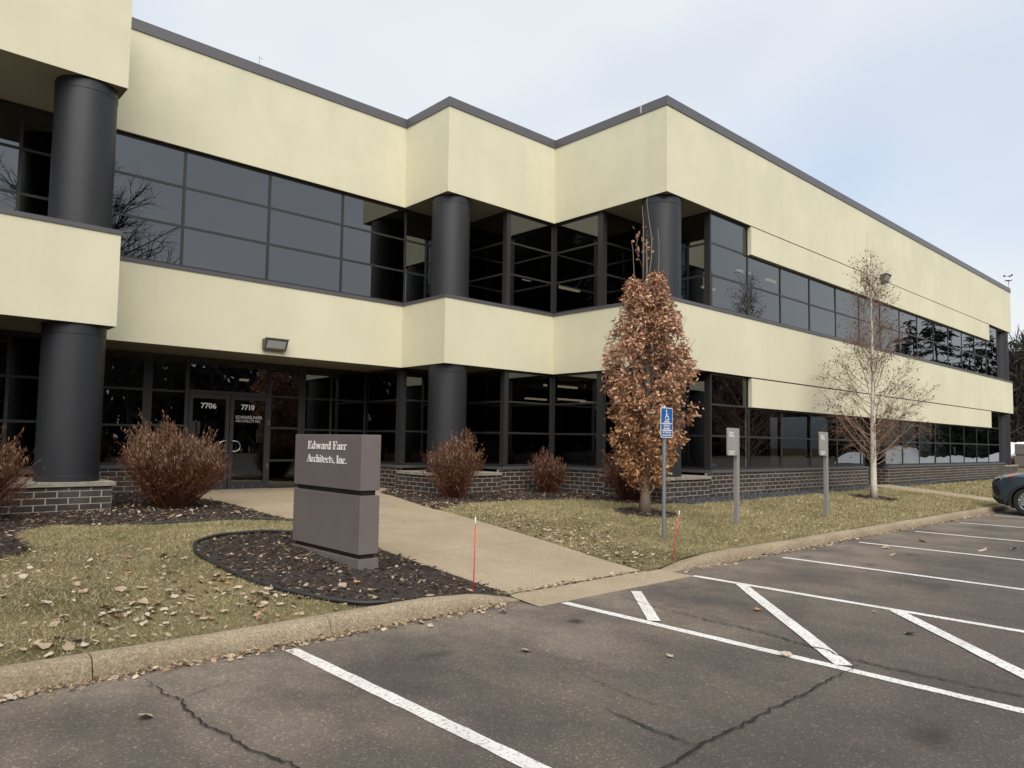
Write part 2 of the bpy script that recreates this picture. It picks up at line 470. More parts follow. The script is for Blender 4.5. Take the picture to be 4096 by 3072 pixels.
def place_text(me, name, mat, parent, origin, xdir, n, smooth=False):
    """text x axis along xdir, up = world z, extruded along n"""
    X = Vector(xdir).normalized(); N = Vector(n).normalized(); U = Vector((0, 0, 1))
    me.transform(Matrix(((X.x, U.x, N.x, origin[0]), (X.y, U.y, N.y, origin[1]), (X.z, U.z, N.z, origin[2]), (0, 0, 0, 1))))
    return link(name, me, mat, parent)

def sstep(t):
    t = np.clip(t, 0, 1); return t * t * (3 - 2 * t)
WX = ([5.3, 6.3, 7.3, 9.08, 11.1, 13.84, 15., 16.4], [7.42, 7.5, 7.67, 7.89, 8.15, 8.9, 9.9, 9.9])
def walk_right(Y): return np.interp(Y, *WX)
def g_walk(Y): return np.interp(Y, [5.3, 5.6, 8, 10, 13, 20], [.02, .03, .20, .33, .43, .43])
def g_lawn(Y): return np.interp(Y, [5.4, 5.6, 9.4, 13, 20, 60], [.12, .125, .36, .42, .42, .42])
def ground(X, Y):
    X = np.asarray(X, float); Y = np.asarray(Y, float)
    d = np.maximum(5.2 - X, X - walk_right(Y))
    t = sstep(np.maximum(d - .12, 0) / .95)
    return g_walk(Y) * (1 - t) + g_lawn(Y) * t - np.where(d < -.02, .05, 0)
def gz(x, y): return float(ground(x, y))
def inpoly(X, Y, P):
    X = np.asarray(X); Y = np.asarray(Y); r = np.zeros(X.shape, bool); n = len(P)
    for i in range(n):
        x0, y0 = P[i]; x1, y1 = P[(i + 1) % n]
        if y0 == y1: continue
        c = (y0 > Y) != (y1 > Y)
        r ^= c & (X < (x1 - x0) * (Y - y0) / (y1 - y0) + x0)
    return r

# ------------------------------------------------------------------ ground, roads, kerbs, paving
struct(npmesh('ground', [(-400, -400, -.06), (600, -400, -.06), (600, 500, -.06), (-400, 500, -.06)], [(0, 1, 2, 3)], 'turf'))
asph = struct(npmesh('parking_lot_asphalt', [(-60, -46, 0), (108, -46, 0), (108, 5.46, 0), (-60, 5.46, 0)], [(0, 1, 2, 3)], 'asphalt'))

M1 = [(5.17, 10.4), (4.8, 10.8), (3.8, 10.75), (3.1, 10.8), (2.2, 11.25), (1.75, 10.9), (1.62, 10.3), (1.65, 9.5), (1.5, 9.1), (1.2, 8.95), (-6, 8.9), (-6, 14.95), (3.3, 14.95), (3.3, 16.5), (5.2, 16.5)]
M2 = [(4.6, 9.22), (4.13, 9.32), (3.58, 9.26), (3.2, 8.95), (3.05, 8.5), (3.0, 8.1), (3.0, 7.15), (3.1, 6.55), (3.3, 6.0), (3.5, 5.6), (5.2, 5.6), (5.2, 9.22)]
M3 = [(8.05, 10.6), (9, 11.06), (10.2, 11.0), (11.3, 10.85), (11.95, 10.6), (12.2, 9.6), (12.6, 9.15), (13.5, 9.05), (13.5, 13.1), (10, 13.1), (10, 16.5), (9.9, 16.5), (9.9, 15.), (8.9, 13.84)]
GR = [[(13.5, 8.85), (24.5, 8.95), (24.5, 9.6), (13.5, 9.6)], [(26.3, 8.95), (40.5, 8.9), (43, 8.9), (43, 9.6), (26.3, 9.6)]]
RINGS = [(11.35, 8.47, .58), (20.47, 7.8, .62)]
PATH2 = [(24.6, 9.52), (26.2, 9.52), (24.95, 5.62), (23.75, 5.62)]
xs = np.arange(-8, 44.01, .1); ys = np.arange(5.56, 16.6, .1)
GX, GY = np.meshgrid(xs, ys)
GZ = ground(GX, GY)
V = np.stack([GX, GY, GZ], -1).reshape(-1, 3)
ny, nx = GX.shape
idx = np.arange(nx * ny).reshape(ny, nx)
F = np.stack([idx[:-1, :-1], idx[:-1, 1:], idx[1:, 1:], idx[1:, :-1]], -1).reshape(-1, 4)
cxm = V[F].mean(1)
wm = RNG.normal(0, .025, len(cxm))
is_mul = inpoly(cxm[:, 0] + wm, cxm[:, 1] + wm, M1) | inpoly(cxm[:, 0] + wm, cxm[:, 1], M2) | inpoly(cxm[:, 0], cxm[:, 1] + wm, M3)
for rx_, ry_, rr in RINGS:
    is_mul |= np.hypot(cxm[:, 0] - rx_, cxm[:, 1] - ry_) < rr + wm
is_gr = inpoly(cxm[:, 0], cxm[:, 1] + wm, GR[0]) | inpoly(cxm[:, 0], cxm[:, 1] + wm, GR[1])
is_gr &= ~is_mul
def sub(mask, name, mat):
    f = F[mask]; u, inv = np.unique(f, return_inverse=True)
    return struct(npmesh(name, V[u], inv.reshape(f.shape), mat, smooth=True))
sub(is_mul, 'mulch_bed', 'mulch'); sub(is_gr, 'gravel_strip', 'gravel'); sub(~is_mul & ~is_gr, 'lawn', 'turf')
# the lawn beyond the right end of the building and round the sides
struct(npmesh('far_lawn', [(43.9, 5.5, .36), (75, 5.5, .36), (75, 60, .36), (43.9, 60, .36)], [(0, 1, 2, 3)], 'turf'))
struct(npmesh('side_lawn', [(-60, 5.5, .3), (-7.9, 5.5, .3), (-7.9, 60, .3), (-60, 60, .3)], [(0, 1, 2, 3)], 'turf'))

# concrete walk in slabs, each a part
walk = bpy.data.objects.new('walkway', None); C.objects.link(walk); struct(walk)
ROWS = [5.62, 7.62, 9.75, 11.9, 14.05, 16.42]
for a, b in zip(ROWS[:-1], ROWS[1:]):
    mb = MB(); n = 8
    Ysl = np.linspace(a + .006, b - .006, n)
    L = [(5.2, y, float(g_walk(y))) for y in Ysl]; R_ = [(float(walk_right(y)), y, float(g_walk(y))) for y in Ysl]
    halves = [(L, R_)] if a < 9 else [(L, [(6.75, p[1], p[2]) for p in L]), ([(6.762, p[1], p[2]) for p in L], R_)]
    for Lh, Rh in halves:
        mb = MB()
        for i in range(n - 1):
            mb.quad(Lh[i], Rh[i], Rh[i + 1], Lh[i + 1])
        for S_, sgn in ((Lh, 1), (Rh, -1)):
            for i in range(n - 1):
                p, q = S_[i], S_[i + 1]
                mb.quad(p, q, (q[0], q[1], q[2] - .12), (p[0], p[1], p[2] - .12))
        for p, q in ((Lh[0], Rh[0]), (Lh[-1], Rh[-1])):
            mb.quad(p, q, (q[0], q[1], q[2] - .12), (p[0], p[1], p[2] - .12))
        mb.build('slab', 'walk_concrete', walk)
mb = MB(); mb.poly([(5.12, 5.09, .006), (7.78, 5.09, .006), (7.74, 5.60, .026), (5.17, 5.60, .026)])
mb.quad((5.12, 5.09, .006), (7.78, 5.09, .006), (7.78, 5.09, -.05), (5.12, 5.09, -.05))
mb.build('apron_slab', 'walk_concrete', walk)
p2 = MB()
for i in range(8):
    t0, t1 = i / 8, (i + 1) / 8 - .004
    A = [PATH2[0][0] + (PATH2[3][0] - PATH2[0][0]) * t for t in (t0, t1)]; B = [PATH2[1][0] + (PATH2[2][0] - PATH2[1][0]) * t for t in (t0, t1)]
    Yt = [9.52 + (5.62 - 9.52) * t for t in (t0, t1)]; zz = [float(g_lawn(y)) + .012 for y in Yt]
    p2.prism([(A[0], Yt[0]), (A[1], Yt[1]), (B[1], Yt[1]), (B[0], Yt[0])], 0, 1)
    for j, z in zip((0, 1, 2, 3), (zz[0], zz[1], zz[1], zz[0])):
        v = p2.v[len(p2.v) - 4 + j]; p2.v[len(p2.v) - 4 + j] = (v[0], v[1], z)
path2 = p2.build('side_path', 'walk_concrete'); struct(path2)

# kerb, cast in lengths; each length a part
kerb = bpy.data.objects.new('kerb', None); C.objects.link(kerb); struct(kerb)
def ktop(x):
    if x < 6.5: return float(np.interp(x, [4.1, 4.7, 5.16], [.145, .11, .018]))
    return float(np.interp(x, [7.76, 8.2, 8.8], [.022, .095, .132]))
def kerb_len(x0, x1):
    st = np.linspace(x0 + .004, x1 - .004, max(4, int((x1 - x0) / .12)))
    prof = []
    mb = MB(); rings = []
    for x in st:
        zt_ = ktop(x) + .004 * math.sin(x * 2.1)
        wv = .006 * math.sin(x * 1.3 + 1)
        k = min(1, zt_ / .12)
        P = [(5.385 + wv, -.05), (5.39 + wv, .015), (5.405 + wv, zt_ * .55), (5.425 + wv, zt_ * .83), (5.455, zt_ * .97), (5.50, zt_), (5.55, zt_), (5.575, zt_ * .97), (5.585, -.05)]
        rings.append([(x, y, z) for y, z in P])
    n = len(rings[0]); base = 0
    for r_ in rings: mb.v += r_
    for i in range(len(rings) - 1):
        for j in range(n - 1):
            mb.f.append((i * n + j, (i + 1) * n + j, (i + 1) * n + j + 1, i * n + j + 1))
    mb.f.append(tuple(range(n))); mb.f.append(tuple(reversed(range((len(rings) - 1) * n, len(rings) * n))))
    mb.build('kerb_length', 'curb_concrete', kerb, smooth='auto')
KJ = [-30, -20, -14, -11, -8, -5, -1.8, 1.306, 3.035, 5.16]
for a, b in zip(KJ[:-1], KJ[1:]): kerb_len(a, b)
KJ = [7.76, 9.3, 11.26, 14.3, 17.3, 20.3, 23.3, 26.3, 33, 40, 50, 60, 72]
for a, b in zip(KJ[:-1], KJ[1:]): kerb_len(a, b)

# painted lines
lines = bpy.data.objects.new('parking_line_markings', None); C.objects.link(lines); struct(lines)
def stripe(a, b, w=.10, z=.004, name='painted_line'):
    a = Vector((*a, 0)); b = Vector((*b, 0)); d = (b - a); L = d.length; d.normalize(); nrm = Vector((-d.y, d.x, 0))
    n = max(2, int(L / .12)); mb = MB(); pl = []; pr = []
    for i in range(n + 1):
        p = a + d * (L * i / n)
        pl.append(tuple(p + nrm * (w / 2 + random.uniform(-.004, .004)) + Vector((0, 0, z)))); pr.append(tuple(p - nrm * (w / 2 + random.uniform(-.004, .004)) + Vector((0, 0, z))))
    for i in range(n): mb.quad(pr[i], pr[i + 1], pl[i + 1], pl[i])
    return mb.build(name, 'road_paint', lines)
for x in (-2.9, -.15, 2.62): stripe((x, 5.25), (x, .2 if x > 2 else -.3), .105)
stripe((5.45, 5.06), (5.45, -.4)); stripe((7.80, 5.10), (7.80, -.4))
for x in (10.13, 12.81, 15.42, 18.12, 20.83, 23.54, 26.2, 28.9): stripe((x, 5.13), (x, -.4))
stripe((6.47, 4.95), (5.53, 4.02), .115, .008); stripe((7.75, 4.43), (5.52, 2.33), .125, .008); stripe((7.75, 2.76), (5.9, 1.02), .125, .008); stripe((7.75, 1.05), (6.6, -.03), .125, .008)

# cracks
cracks = bpy.data.objects.new('asphalt_crack_network', None); C.objects.link(cracks); struct(cracks)
def crack(pts, w0=.010, w1=.014):
    P = []
    for (x0, y0), (x1, y1) in zip(pts[:-1], pts[1:]):
        n = max(2, int(math.hypot(x1 - x0, y1 - y0) / .035))
        for i in range(n):
            t = i / n; P.append((x0 + (x1 - x0) * t + random.gauss(0, .009), y0 + (y1 - y0) * t + random.gauss(0, .009)))
    P.append(pts[-1]); mb = MB(); k = len(P)
    L = []; R_ = []
    for i, (x, y) in enumerate(P):
        a = P[max(0, i - 1)]; b = P[min(k - 1, i + 1)]; dx, dy = b[0] - a[0], b[1] - a[1]; q = math.hypot(dx, dy) or 1
        t = i / (k - 1); w = (w0 + (w1 - w0) * t) * random.uniform(.45, 1.3) / 2 * min(1, 4 * t + .25, 4 * (1 - t) + .25)
        L.append((x - dy / q * w, y + dx / q * w, .012)); R_.append((x + dy / q * w, y - dx / q * w, .012))
    for i in range(k - 1): mb.quad(R_[i], R_[i + 1], L[i + 1], L[i])
    mb.build('crack', 'crack_fill', cracks)
crack([(1.58, 5.21), (1.57, 5.0), (1.58, 4.79), (1.62, 4.67), (1.59, 4.53), (1.58, 4.31), (1.58, 4.16), (1.63, 3.96), (1.62, 3.82), (1.65, 3.66), (1.66, 3.56), (1.72, 3.39), (1.74, 2.8)], .012, .016)
crack([(1.62, 4.67), (1.77, 4.74), (1.94, 4.81), (2.14, 4.93)], .006, .003)
crack([(6.14, 4.93), (6.07, 4.65), (6.02, 4.42), (5.98, 4.04), (5.94, 3.73), (5.94, 3.45), (5.92, 3.13), (5.85, 2.88), (5.82, 2.7), (5.81, 2.57), (5.72, 2.46), (5.71, 2.27), (5.72, 1.97), (5.72, 1.78), (5.73, 1.5), (5.76, 1.28), (5.75, .5)], .010, .022)
crack([(2.6, 2.17), (3.11, 2.19), (3.45, 2.22), (3.73, 2.22), (3.97, 2.22), (4.2, 2.23), (4.48, 2.23), (4.71, 2.24), (5.02, 2.26), (5.3, 2.25), (5.64, 2.27)], .017, .014)
crack([(3.86, 3.43), (3.82, 3.17), (3.79, 2.9), (3.81, 2.57)], .008, .006)
crack([(3.51, 2.94), (3.47, 2.76), (3.45, 2.53), (3.44, 2.32), (3.45, 2.22)], .010, .018)
crack([(5.25, 5.62), (5.9, 5.61), (6.6, 5.61), (7.3, 5.62), (7.72, 5.62)], .03, .03)
for o in list(cracks.children)[-1:]:
    o.location.z += .02

# ------------------------------------------------------------------ the office building
ZS, ZL, ZU, ZC, ZT = 3.36, 4.87, 7.313, 9.315, 9.526
PLAN = [(-14, 12.87), (3.21, 12.87), (3.21, 14.72), (9.97, 14.72), (9.97, 13.01), (13.49, 13.01), (13.49, 9.506), (42.15, 9.506), (42.15, 30), (-14, 30)]
bld = thing('office_building', 'two-storey cream stucco office building with dark ribbon windows and black columns', 'building', (13.49, 13.0, .4))
def offset(P, d):
    n = len(P); out = []
    for i in range(n):
        a = Vector(P[i - 1]); b = Vector(P[i]); c = Vector(P[(i + 1) % n])
        e0 = (b - a).normalized(); e1 = (c - b).normalized()
        n0 = Vector((e0.y, -e0.x)); n1 = Vector((e1.y, -e1.x))
        out.append((b.x + (n0.x + n1.x) * d, b.y + (n0.y + n1.y) * d))
    return out
MB().prism(PLAN, ZU, ZC, (False, True)).build('upper_fascia', 'stucco', bld)
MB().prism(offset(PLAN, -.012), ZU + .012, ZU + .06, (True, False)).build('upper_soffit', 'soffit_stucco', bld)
MB().prism(PLAN, ZS, ZL, (False, True)).build('lower_fascia', 'stucco', bld)
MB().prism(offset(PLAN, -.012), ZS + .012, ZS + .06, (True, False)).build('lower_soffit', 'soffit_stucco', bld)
# dropped panels under the long fascia, separated by a reveal
for z0, z1 in ((6.552, 7.285), (2.585, 3.325)):
    MB().box(17.2, 38.4, 9.500, 9.80, z0, z1).build('dropped_panel', 'stucco', bld)
    MB().box(17.22, 38.38, 9.53, 9.79, z1, z1 + .05).build('reveal', 'bronze', bld)
# coping and sill caps, in sections
def runs(P, z0, z1, out, inn, name, mat, step, closed_upto):
    O = offset(P, out); I = offset(P, -inn)
    for i in range(closed_upto):
        a, b = Vector(O[i]), Vector(O[i + 1]); c, d = Vector(I[i]), Vector(I[i + 1])
        L = (b - a).length; n = max(1, round(L / step))
        for k in range(n):
            t0, t1 = k / n, (k + 1) / n
            g0 = .002 / L if k else 0; g1 = .002 / L if k < n - 1 else 0
            p = [a.lerp(b, t0 + g0), a.lerp(b, t1 - g1), c.lerp(d, t1 - g1), c.lerp(d, t0 + g0)]
            mb = MB().prism([tuple(q) for q in p], z0, z1 + (.0015 if k % 2 else 0))
            mb.build(name, mat, bld)
runs(PLAN, ZC - .004, ZT, .022, .35, 'coping_section', 'coping_metal', 3.05, 8)
runs(PLAN, ZL - .012, ZL + .062, .016, .16, 'sill_cap', 'sill_metal', 3.05, 8)
MB().prism(offset(PLAN, -.36), ZT - .12, ZT - .06).build('roof', 'bark_dark', bld)

# columns
COLS = [(2.72, 13.36, 'P0'), (10.46, 13.50, 'P2'), (13.98, 9.996, 'P4'), (41.66, 9.996, 'P5'), (-6.5, 13.36, 'PL')]
for cx_, cy_, nm in COLS:
    for z0, z1 in ((.875, ZS + .03), (ZL + .06, ZU + .03)):
        r = .452
        c_ = MB().lathe([(r, z0), (r, z1)], cx_, cy_, 64).build('column', 'column_paint', bld, smooth='auto')
        MB().lathe([(r + .006, z0), (r + .006, z0 + .09), (r + .002, z0 + .094)], cx_, cy_, 64).build('base_ring', 'column_paint', c_, smooth='auto')
        MB().lathe([(r + .002, z1 - .20), (r + .006, z1 - .195), (r + .006, z1 - .05)], cx_, cy_, 64).build('collar_ring', 'column_paint', c_, smooth='auto')

# glazing: one part per straight run; bars and panes are its pieces
def glazing(axis, fixed, facing, a, b, verts, levels, bar=.052, depth=.13, frame_mat='frame_metal', ends=(True, True), vw=None, skip=()):
    """axis 'x': run along X at Y=fixed, facing -1 means towards -Y. axis 'y': run along Y at X=fixed, facing -1 towards -X."""
    run = bpy.data.objects.new('window_run', None); C.objects.link(run); put(run, bld)
    def bx(u0, u1, w0, w1, z0, z1, nm):
        mb = MB()
        if axis == 'x': mb.box(u0, u1, w0, w1, z0, z1)
        else: mb.box(w0, w1, u0, u1, z0, z1)
        return mb.build(nm, frame_mat, run)
    f0 = fixed + facing * .016; f1 = fixed - facing * (depth - .035)
    lo, hi = min(a, b), max(a, b)
    vs_ = sorted(verts); vw = vw or {}
    for i, v in enumerate(vs_):
        w = vw.get(v, bar)
        bx(v - w / 2, v + w / 2, f0, f1, levels[0], levels[-1], 'mullion')
    allv = [lo] + [v for v in vs_ if lo + .03 < v < hi - .03] + [hi]
    for j, z in enumerate(levels):
        t = bar * (.9 if 0 < j < len(levels) - 1 else 1.15)
        zz0, zz1 = (z, z + t) if j == 0 else ((z - t, z) if j == len(levels) - 1 else (z - t / 2, z + t / 2))
        f0t = fixed + facing * .012
        bx(lo, hi, f0t, f1, zz0, zz1, 'transom')
    for i in range(len(allv) - 1):
        for j in range(len(levels) - 1):
            if (i, j) in skip: continue
            u0, u1, z0, z1 = allv[i], allv[i + 1], levels[j], levels[j + 1]
            if u1 - u0 < .08: continue
            t1, t2 = random.gauss(0, .0030), random.gauss(0, .0030)
            hw, hz = (u1 - u0) / 2, (z1 - z0) / 2; cu, cz = (u0 + u1) / 2, (z0 + z1) / 2
            pts = []
            for su, sz in ((-1, -1), (1, -1), (1, 1), (-1, 1)):
                w = fixed + su * hw * t1 + sz * hz * t2
                pts.append((cu + su * hw, w, cz + sz * hz) if axis == 'x' else (w, cu + su * hw, cz + sz * hz))
            if (axis == 'y') == (facing < 0): pts.reverse()
            MB().poly(pts).build('pane', 'glass', run)
    return run
LU = [4.93, 5.755, 6.545, ZU + .005]; LG = [.995, 1.825, 2.588, ZS + .005]
gY1, gY2, gY3, gXB, gXN, gXM = 14.835, 13.125, 9.62, 13.605, 11.92, 15.45
A1V = [-6.25, -4.97, -3.2, -1.44, .32, 2.06, 3.03, 4.80, 6.565, 8.33, 10.08]
A3V = [15.45 + 1.757 * i for i in range(15)]
glazing('x', gY1, -1, -14, gXN, A1V, LU)
glazing('y', gXN, -1, gY2, gY1, [gY2 + .06], LU, vw={gY2 + .06: .13})
glazing('x', gY2, -1, gXN, gXB, [gXN + .06, gXB - .05], LU, vw={gXN + .06: .13, gXB - .05: .10})
glazing('y', gXB, -1, gY2, 11.45, [11.53, gY2 - .045], LU, vw={11.53: .17, gY2 - .045: .095})
glazing('x', 11.45, -1, gXB, gXM, [gXB + .06], LU, vw={gXB + .06: .13})
glazing('y', gXM, -1, gY3, 11.45, [gY3 + .08], LU, vw={gY3 + .08: .16})
glazing('x', gY3, -1, gXM, A3V[1], A3V[:2], LU)
glazing('x', gY3, -1, A3V[1] + .03, A3V[13], A3V[2:14], LU[:2] + [6.56])
glazing('x', gY3, -1, A3V[13] + .03, A3V[14], A3V[14:], LU)
glazing('y', A3V[14], 1, gY3, 11.45, [gY3 + .08], LU)
glazing('x', 11.45, -1, A3V[14], 42.03, [], LU)
glazing('y', 42.03, 1, 11.45, 30, [13.2 + 1.76 * i for i in range(9)], LU)
# ground floor
glazing('x', gY1, -1, -14, 3.28, A1V[:6], LG)
D0, D1, DH = 5.60, 7.42, 2.56
glazing('x', 16.43, -1, 3.28, 4.75, [4.75], LG, vw={4.75: .18})
glazing('x', 16.43, -1, 4.84, 5.56, [5.555], [.44, 1.08, 1.845, 2.588, ZS + .005], vw={5.555: .08})
glazing('x', 16.43, -1, D0, D1, [], [DH + .005, ZS + .005], bar=.07)
glazing('x', 16.43, -1, 7.465, 8.265, [7.442, 8.265], [.44, 1.08, 1.845, 2.588, ZS + .005], vw={7.442: .09, 8.265: .18})
glazing('x', 16.43, -1, 8.36, 10.07, [9.05, 10.03], LG)
glazing('y', 10.07, -1, gY1, 16.43, [gY1 + .09], LG, vw={gY1 + .09: .18})
glazing('x', gY1, -1, 10.07, gXN, [10.14], LG, vw={10.14: .14})
glazing('y', gXN, -1, gY2, gY1, [gY2 + .06], LG, vw={gY2 + .06: .13})
glazing('x', gY2, -1, gXN, gXB, [gXN + .06, gXB - .05], LG, vw={gXN + .06: .13, gXB - .05: .10})
glazing('y', gXB, -1, gY2, 11.45, [11.53, gY2 - .045], LG, vw={11.53: .17, gY2 - .045: .095})
glazing('x', 11.45, -1, gXB, gXM, [gXB + .06], LG, vw={gXB + .06: .13})
glazing('y', gXM, -1, gY3, 11.45, [gY3 + .08], LG, vw={gY3 + .08: .16})
glazing('x', gY3, -1, gXM, A3V[1], A3V[:2], LG)
glazing('x', gY3, -1, A3V[1] + .03, 24.50, A3V[2:6] + [24.47], [.995, 1.825, 2.60])
glazing('x', gY3, -1, 26.22, A3V[13], [26.25, 27.85] + A3V[8:14], [.995, 1.825, 2.60])
glazing('x', gY3, -1, A3V[13] + .03, A3V[14], A3V[14:], LG)
glazing('y', A3V[14], 1, gY3, 11.45, [gY3 + .08], LG)
glazing('x', 11.45, -1, A3V[14], 42.03, [], LG)
glazing('x', 10.75, -1, 24.5, 26.22, [25.36], [.42, 2.60])
MB().box(24.44, 24.50, 9.72, 10.76, .35, 2.62).build('niche_wall', 'bronze', bld)
MB().box(26.225, 26.285, 9.70, 10.76, .35, 2.62).build('niche_wall', 'bronze', bld)
glazing('y', 26.21, -1, 9.62, 10.74, [9.66, 10.70], [.995, 1.825, 2.60])
MB().box(24.5, 26.2, 9.55, 10.9, 2.60, 2.63).build('niche_ceiling', 'bronze', bld)
MB().box(3.24, 3.30, 14.9, 16.4, .3, 3.38).build('recess_wall', 'bronze', bld)
# what can be seen through the tinted panes
MB().box(-14, 42, 22.0, 22.1, .3, ZC).build('interior_back_wall', 'interior_dark', bld)
MB().box(-14, 42, 29.9, 30, .0, ZC).build('rear_wall', 'stucco', bld)
MB().prism(offset(PLAN, -.45), .36, .40).build('interior_floor', 'interior_dark', bld)
def tube_lamp(x0, x1, y, z, dy=.0):
    mb = MB(); mb.box(x0, x1, y - .05, y + .05, z, z + .05)
    return mb.build('ceiling_luminaire', 'lit_tube', bld)
for a in ((14.7, 15.9, 14.3, 6.05), (13.9, 14.2, 14.6, 6.15), (17.6, 18.2, 11.2, 6.0), (19.5, 20.2, 11.2, 6.8), (21.2, 21.9, 11.2, 6.8), (14.2, 15.5, 14.0, 3.15), (15.8, 17.2, 15.2, 2.9), (15.8, 17.2, 16.4, 2.95), (17.5, 18.9, 15.6, 2.9), (7.2, 7.4, 17.6, 3.0)):
    tube_lamp(*a)

# doors
for x0, x1, txt in ((D0, 6.495, '7706'), (6.515, D1, '7710')):
    d = bpy.data.objects.new('door', None); C.objects.link(d); put(d, bld)
    y0, y1 = 16.395, 16.44; s_ = .085
    MB().box(x0, x0 + s_, y0, y1, .445, DH).build('stile', 'frame_metal', d)
    MB().box(x1 - s_, x1, y0, y1, .445, DH).build('stile', 'frame_metal', d)
    MB().box(x0 + s_, x1 - s_, y0 + .002, y1 - .002, DH - .10, DH - .001).build('top_rail', 'frame_metal', d)
    MB().box(x0 + s_, x1 - s_, y0 + .002, y1 - .002, .446, .60).build('bottom_rail', 'frame_metal', d)
    MB().poly([(x0 + s_, 16.42, .60), (x1 - s_, 16.42, .60), (x1 - s_, 16.42, DH - .1), (x0 + s_, 16.42, DH - .1)]).build('pane', 'glass', d)
    for q in range(4):
        MB().lathe([(.009, 0), (.009, .006)], 0, 0, 8)
        xq = x0 + .12 + q * (x1 - x0 - .24) / 3
        MB().box(xq - .009, xq + .009, y0 - .004, y0 + .01, .485, .503).build('screw', 'handle_metal', d)
    me = text_mesh(txt, .165, .005, .001, 'LEFT', 1.05 if txt == '7706' else .95)
    place_text(me, 'street_number', 'letter_grey', d, (5.855 if txt == '7706' else 6.765, 16.412, 2.245), (1, 0, 0), (0, -1, 0))
    if txt == '7710':
        me = text_mesh('EDWARD FARR', .105, -.001, .001, 'LEFT', .86); place_text(me, 'door_lettering', 'letter_grey', d, (6.645, 16.412, 2.035), (1, 0, 0), (0, -1, 0))
        me = text_mesh('ARCHITECTS INC', .088, -.001, .001, 'LEFT', .86); place_text(me, 'door_lettering', 'letter_grey', d, (6.645, 16.411, 1.955), (1, 0, 0), (0, -1, 0))
        hx0, sg = 6.56, 1
        for zz in (.9, 1.9): MB().box(x1 - .004, x1 + .012, y0 - .012, y0 + .004, zz, zz + .12).build('hinge', 'galvanised', d)
    else: hx0, sg = 6.45, -1
    pth = [(hx0, y0, 1.525), (hx0 + sg * .01, y0 - .05, 1.525)] + [(hx0 + sg * (.07 + .115 * math.sin(t)), y0 - .055, 1.408 + .117 * math.cos(t)) for t in np.linspace(0, math.pi, 14)] + [(hx0 + sg * .01, y0 - .05, 1.291), (hx0, y0, 1.291)]
    MB().tube(pth, .0115, 8).build('handle', 'handle_metal', d, smooth=True)
MB().box(D0 - .02, D1 + .02, 16.33, 16.47, .425, .444).build('threshold', 'galvanised', bld)

# ------------------------------------------------------------------ brick base: every brick a piece
COURSE, BL, BH, BD, JT = .1048, .2925, .0925, .09, .0125
brick_jobs = []      # (distance, axis, facing, u0, u1, fixed, z0, z1)
def brick_wall(axis, fixed, facing, a, b, ztop, zbot, phase=0., cap=None):
    """fixed is the outer face; axis as in glazing"""
    w0 = fixed - facing * .003; w1 = fixed - facing * .16
    mb = MB()
    if axis == 'x': mb.box(a + .004, b - .004, w0, w1, zbot - .3, ztop - .003)
    else: mb.box(w0, w1, a + .004, b - .004, zbot - .3, ztop - .003)
    mb.build('mortar_backing', 'mortar', bld)
    z = ztop; row = 0; mod = BL + JT
    while z > zbot - .02:
        top = z - .004; bot = z - BH
        if row == 0: bot = z - BH * .55
        u = a - mod + (phase + (row % 2) * .5) % 1.0 * mod
        while u < b:
            u0, u1 = max(u, a), min(u + BL - .006, b)
            if u1 - u0 > .025:
                cx_, cy_ = ((u0 + u1) / 2, fixed) if axis == 'x' else (fixed, (u0 + u1) / 2)
                brick_jobs.append((math.hypot(cx_, cy_), axis, facing, u0, u1, fixed, bot, top))
            u += mod
        z = bot - JT + .004; row += 1
SIL = .928
brick_wall('x', 12.90, -1, 1.36, 3.275, .795, .40, .3)                 # left pier
brick_wall('x', 14.78, -1, -2.0, 1.36, SIL, .40, .1)
brick_wall('x', 16.38, -1, 3.30, 4.72, SIL, .42, .55)
brick_wall('x', 16.38, -1, 8.37, 10.0, SIL, .42, .2)
brick_wall('y', 10.02, -1, 14.87, 16.37, SIL, .40, .2)
brick_wall('y', 9.985, -1, 13.03, 14.86, .80, .36, .1)                 # pier at the first corner
brick_wall('x', 13.02, -1, 9.99, 11.76, .80, .36, .4)
brick_wall('x', 13.021, -1, 11.765, 13.49, SIL, .30, .0)
brick_wall('y', 13.505, -1, 11.30, 13.01, SIL, .30, .6)
brick_wall('y', 13.500, -1, 9.53, 11.29, .80, .30, .3)                 # pier at the second corner
brick_wall('x', 9.516, -1, 13.505, 15.28, .80, .30, .5)
brick_wall('x', 9.517, -1, 15.285, 24.56, SIL, .30, .35)
brick_wall('y', 26.20, -1, 9.53, 10.72, SIL, .33, .2)
brick_wall('x', 9.517, -1, 26.205, 40.45, SIL, .30, .1)
brick_wall('x', 9.516, -1, 40.455, 42.75, .80, .30, .5)
brick_jobs.sort(key=lambda j: j[0])
_bm = {}
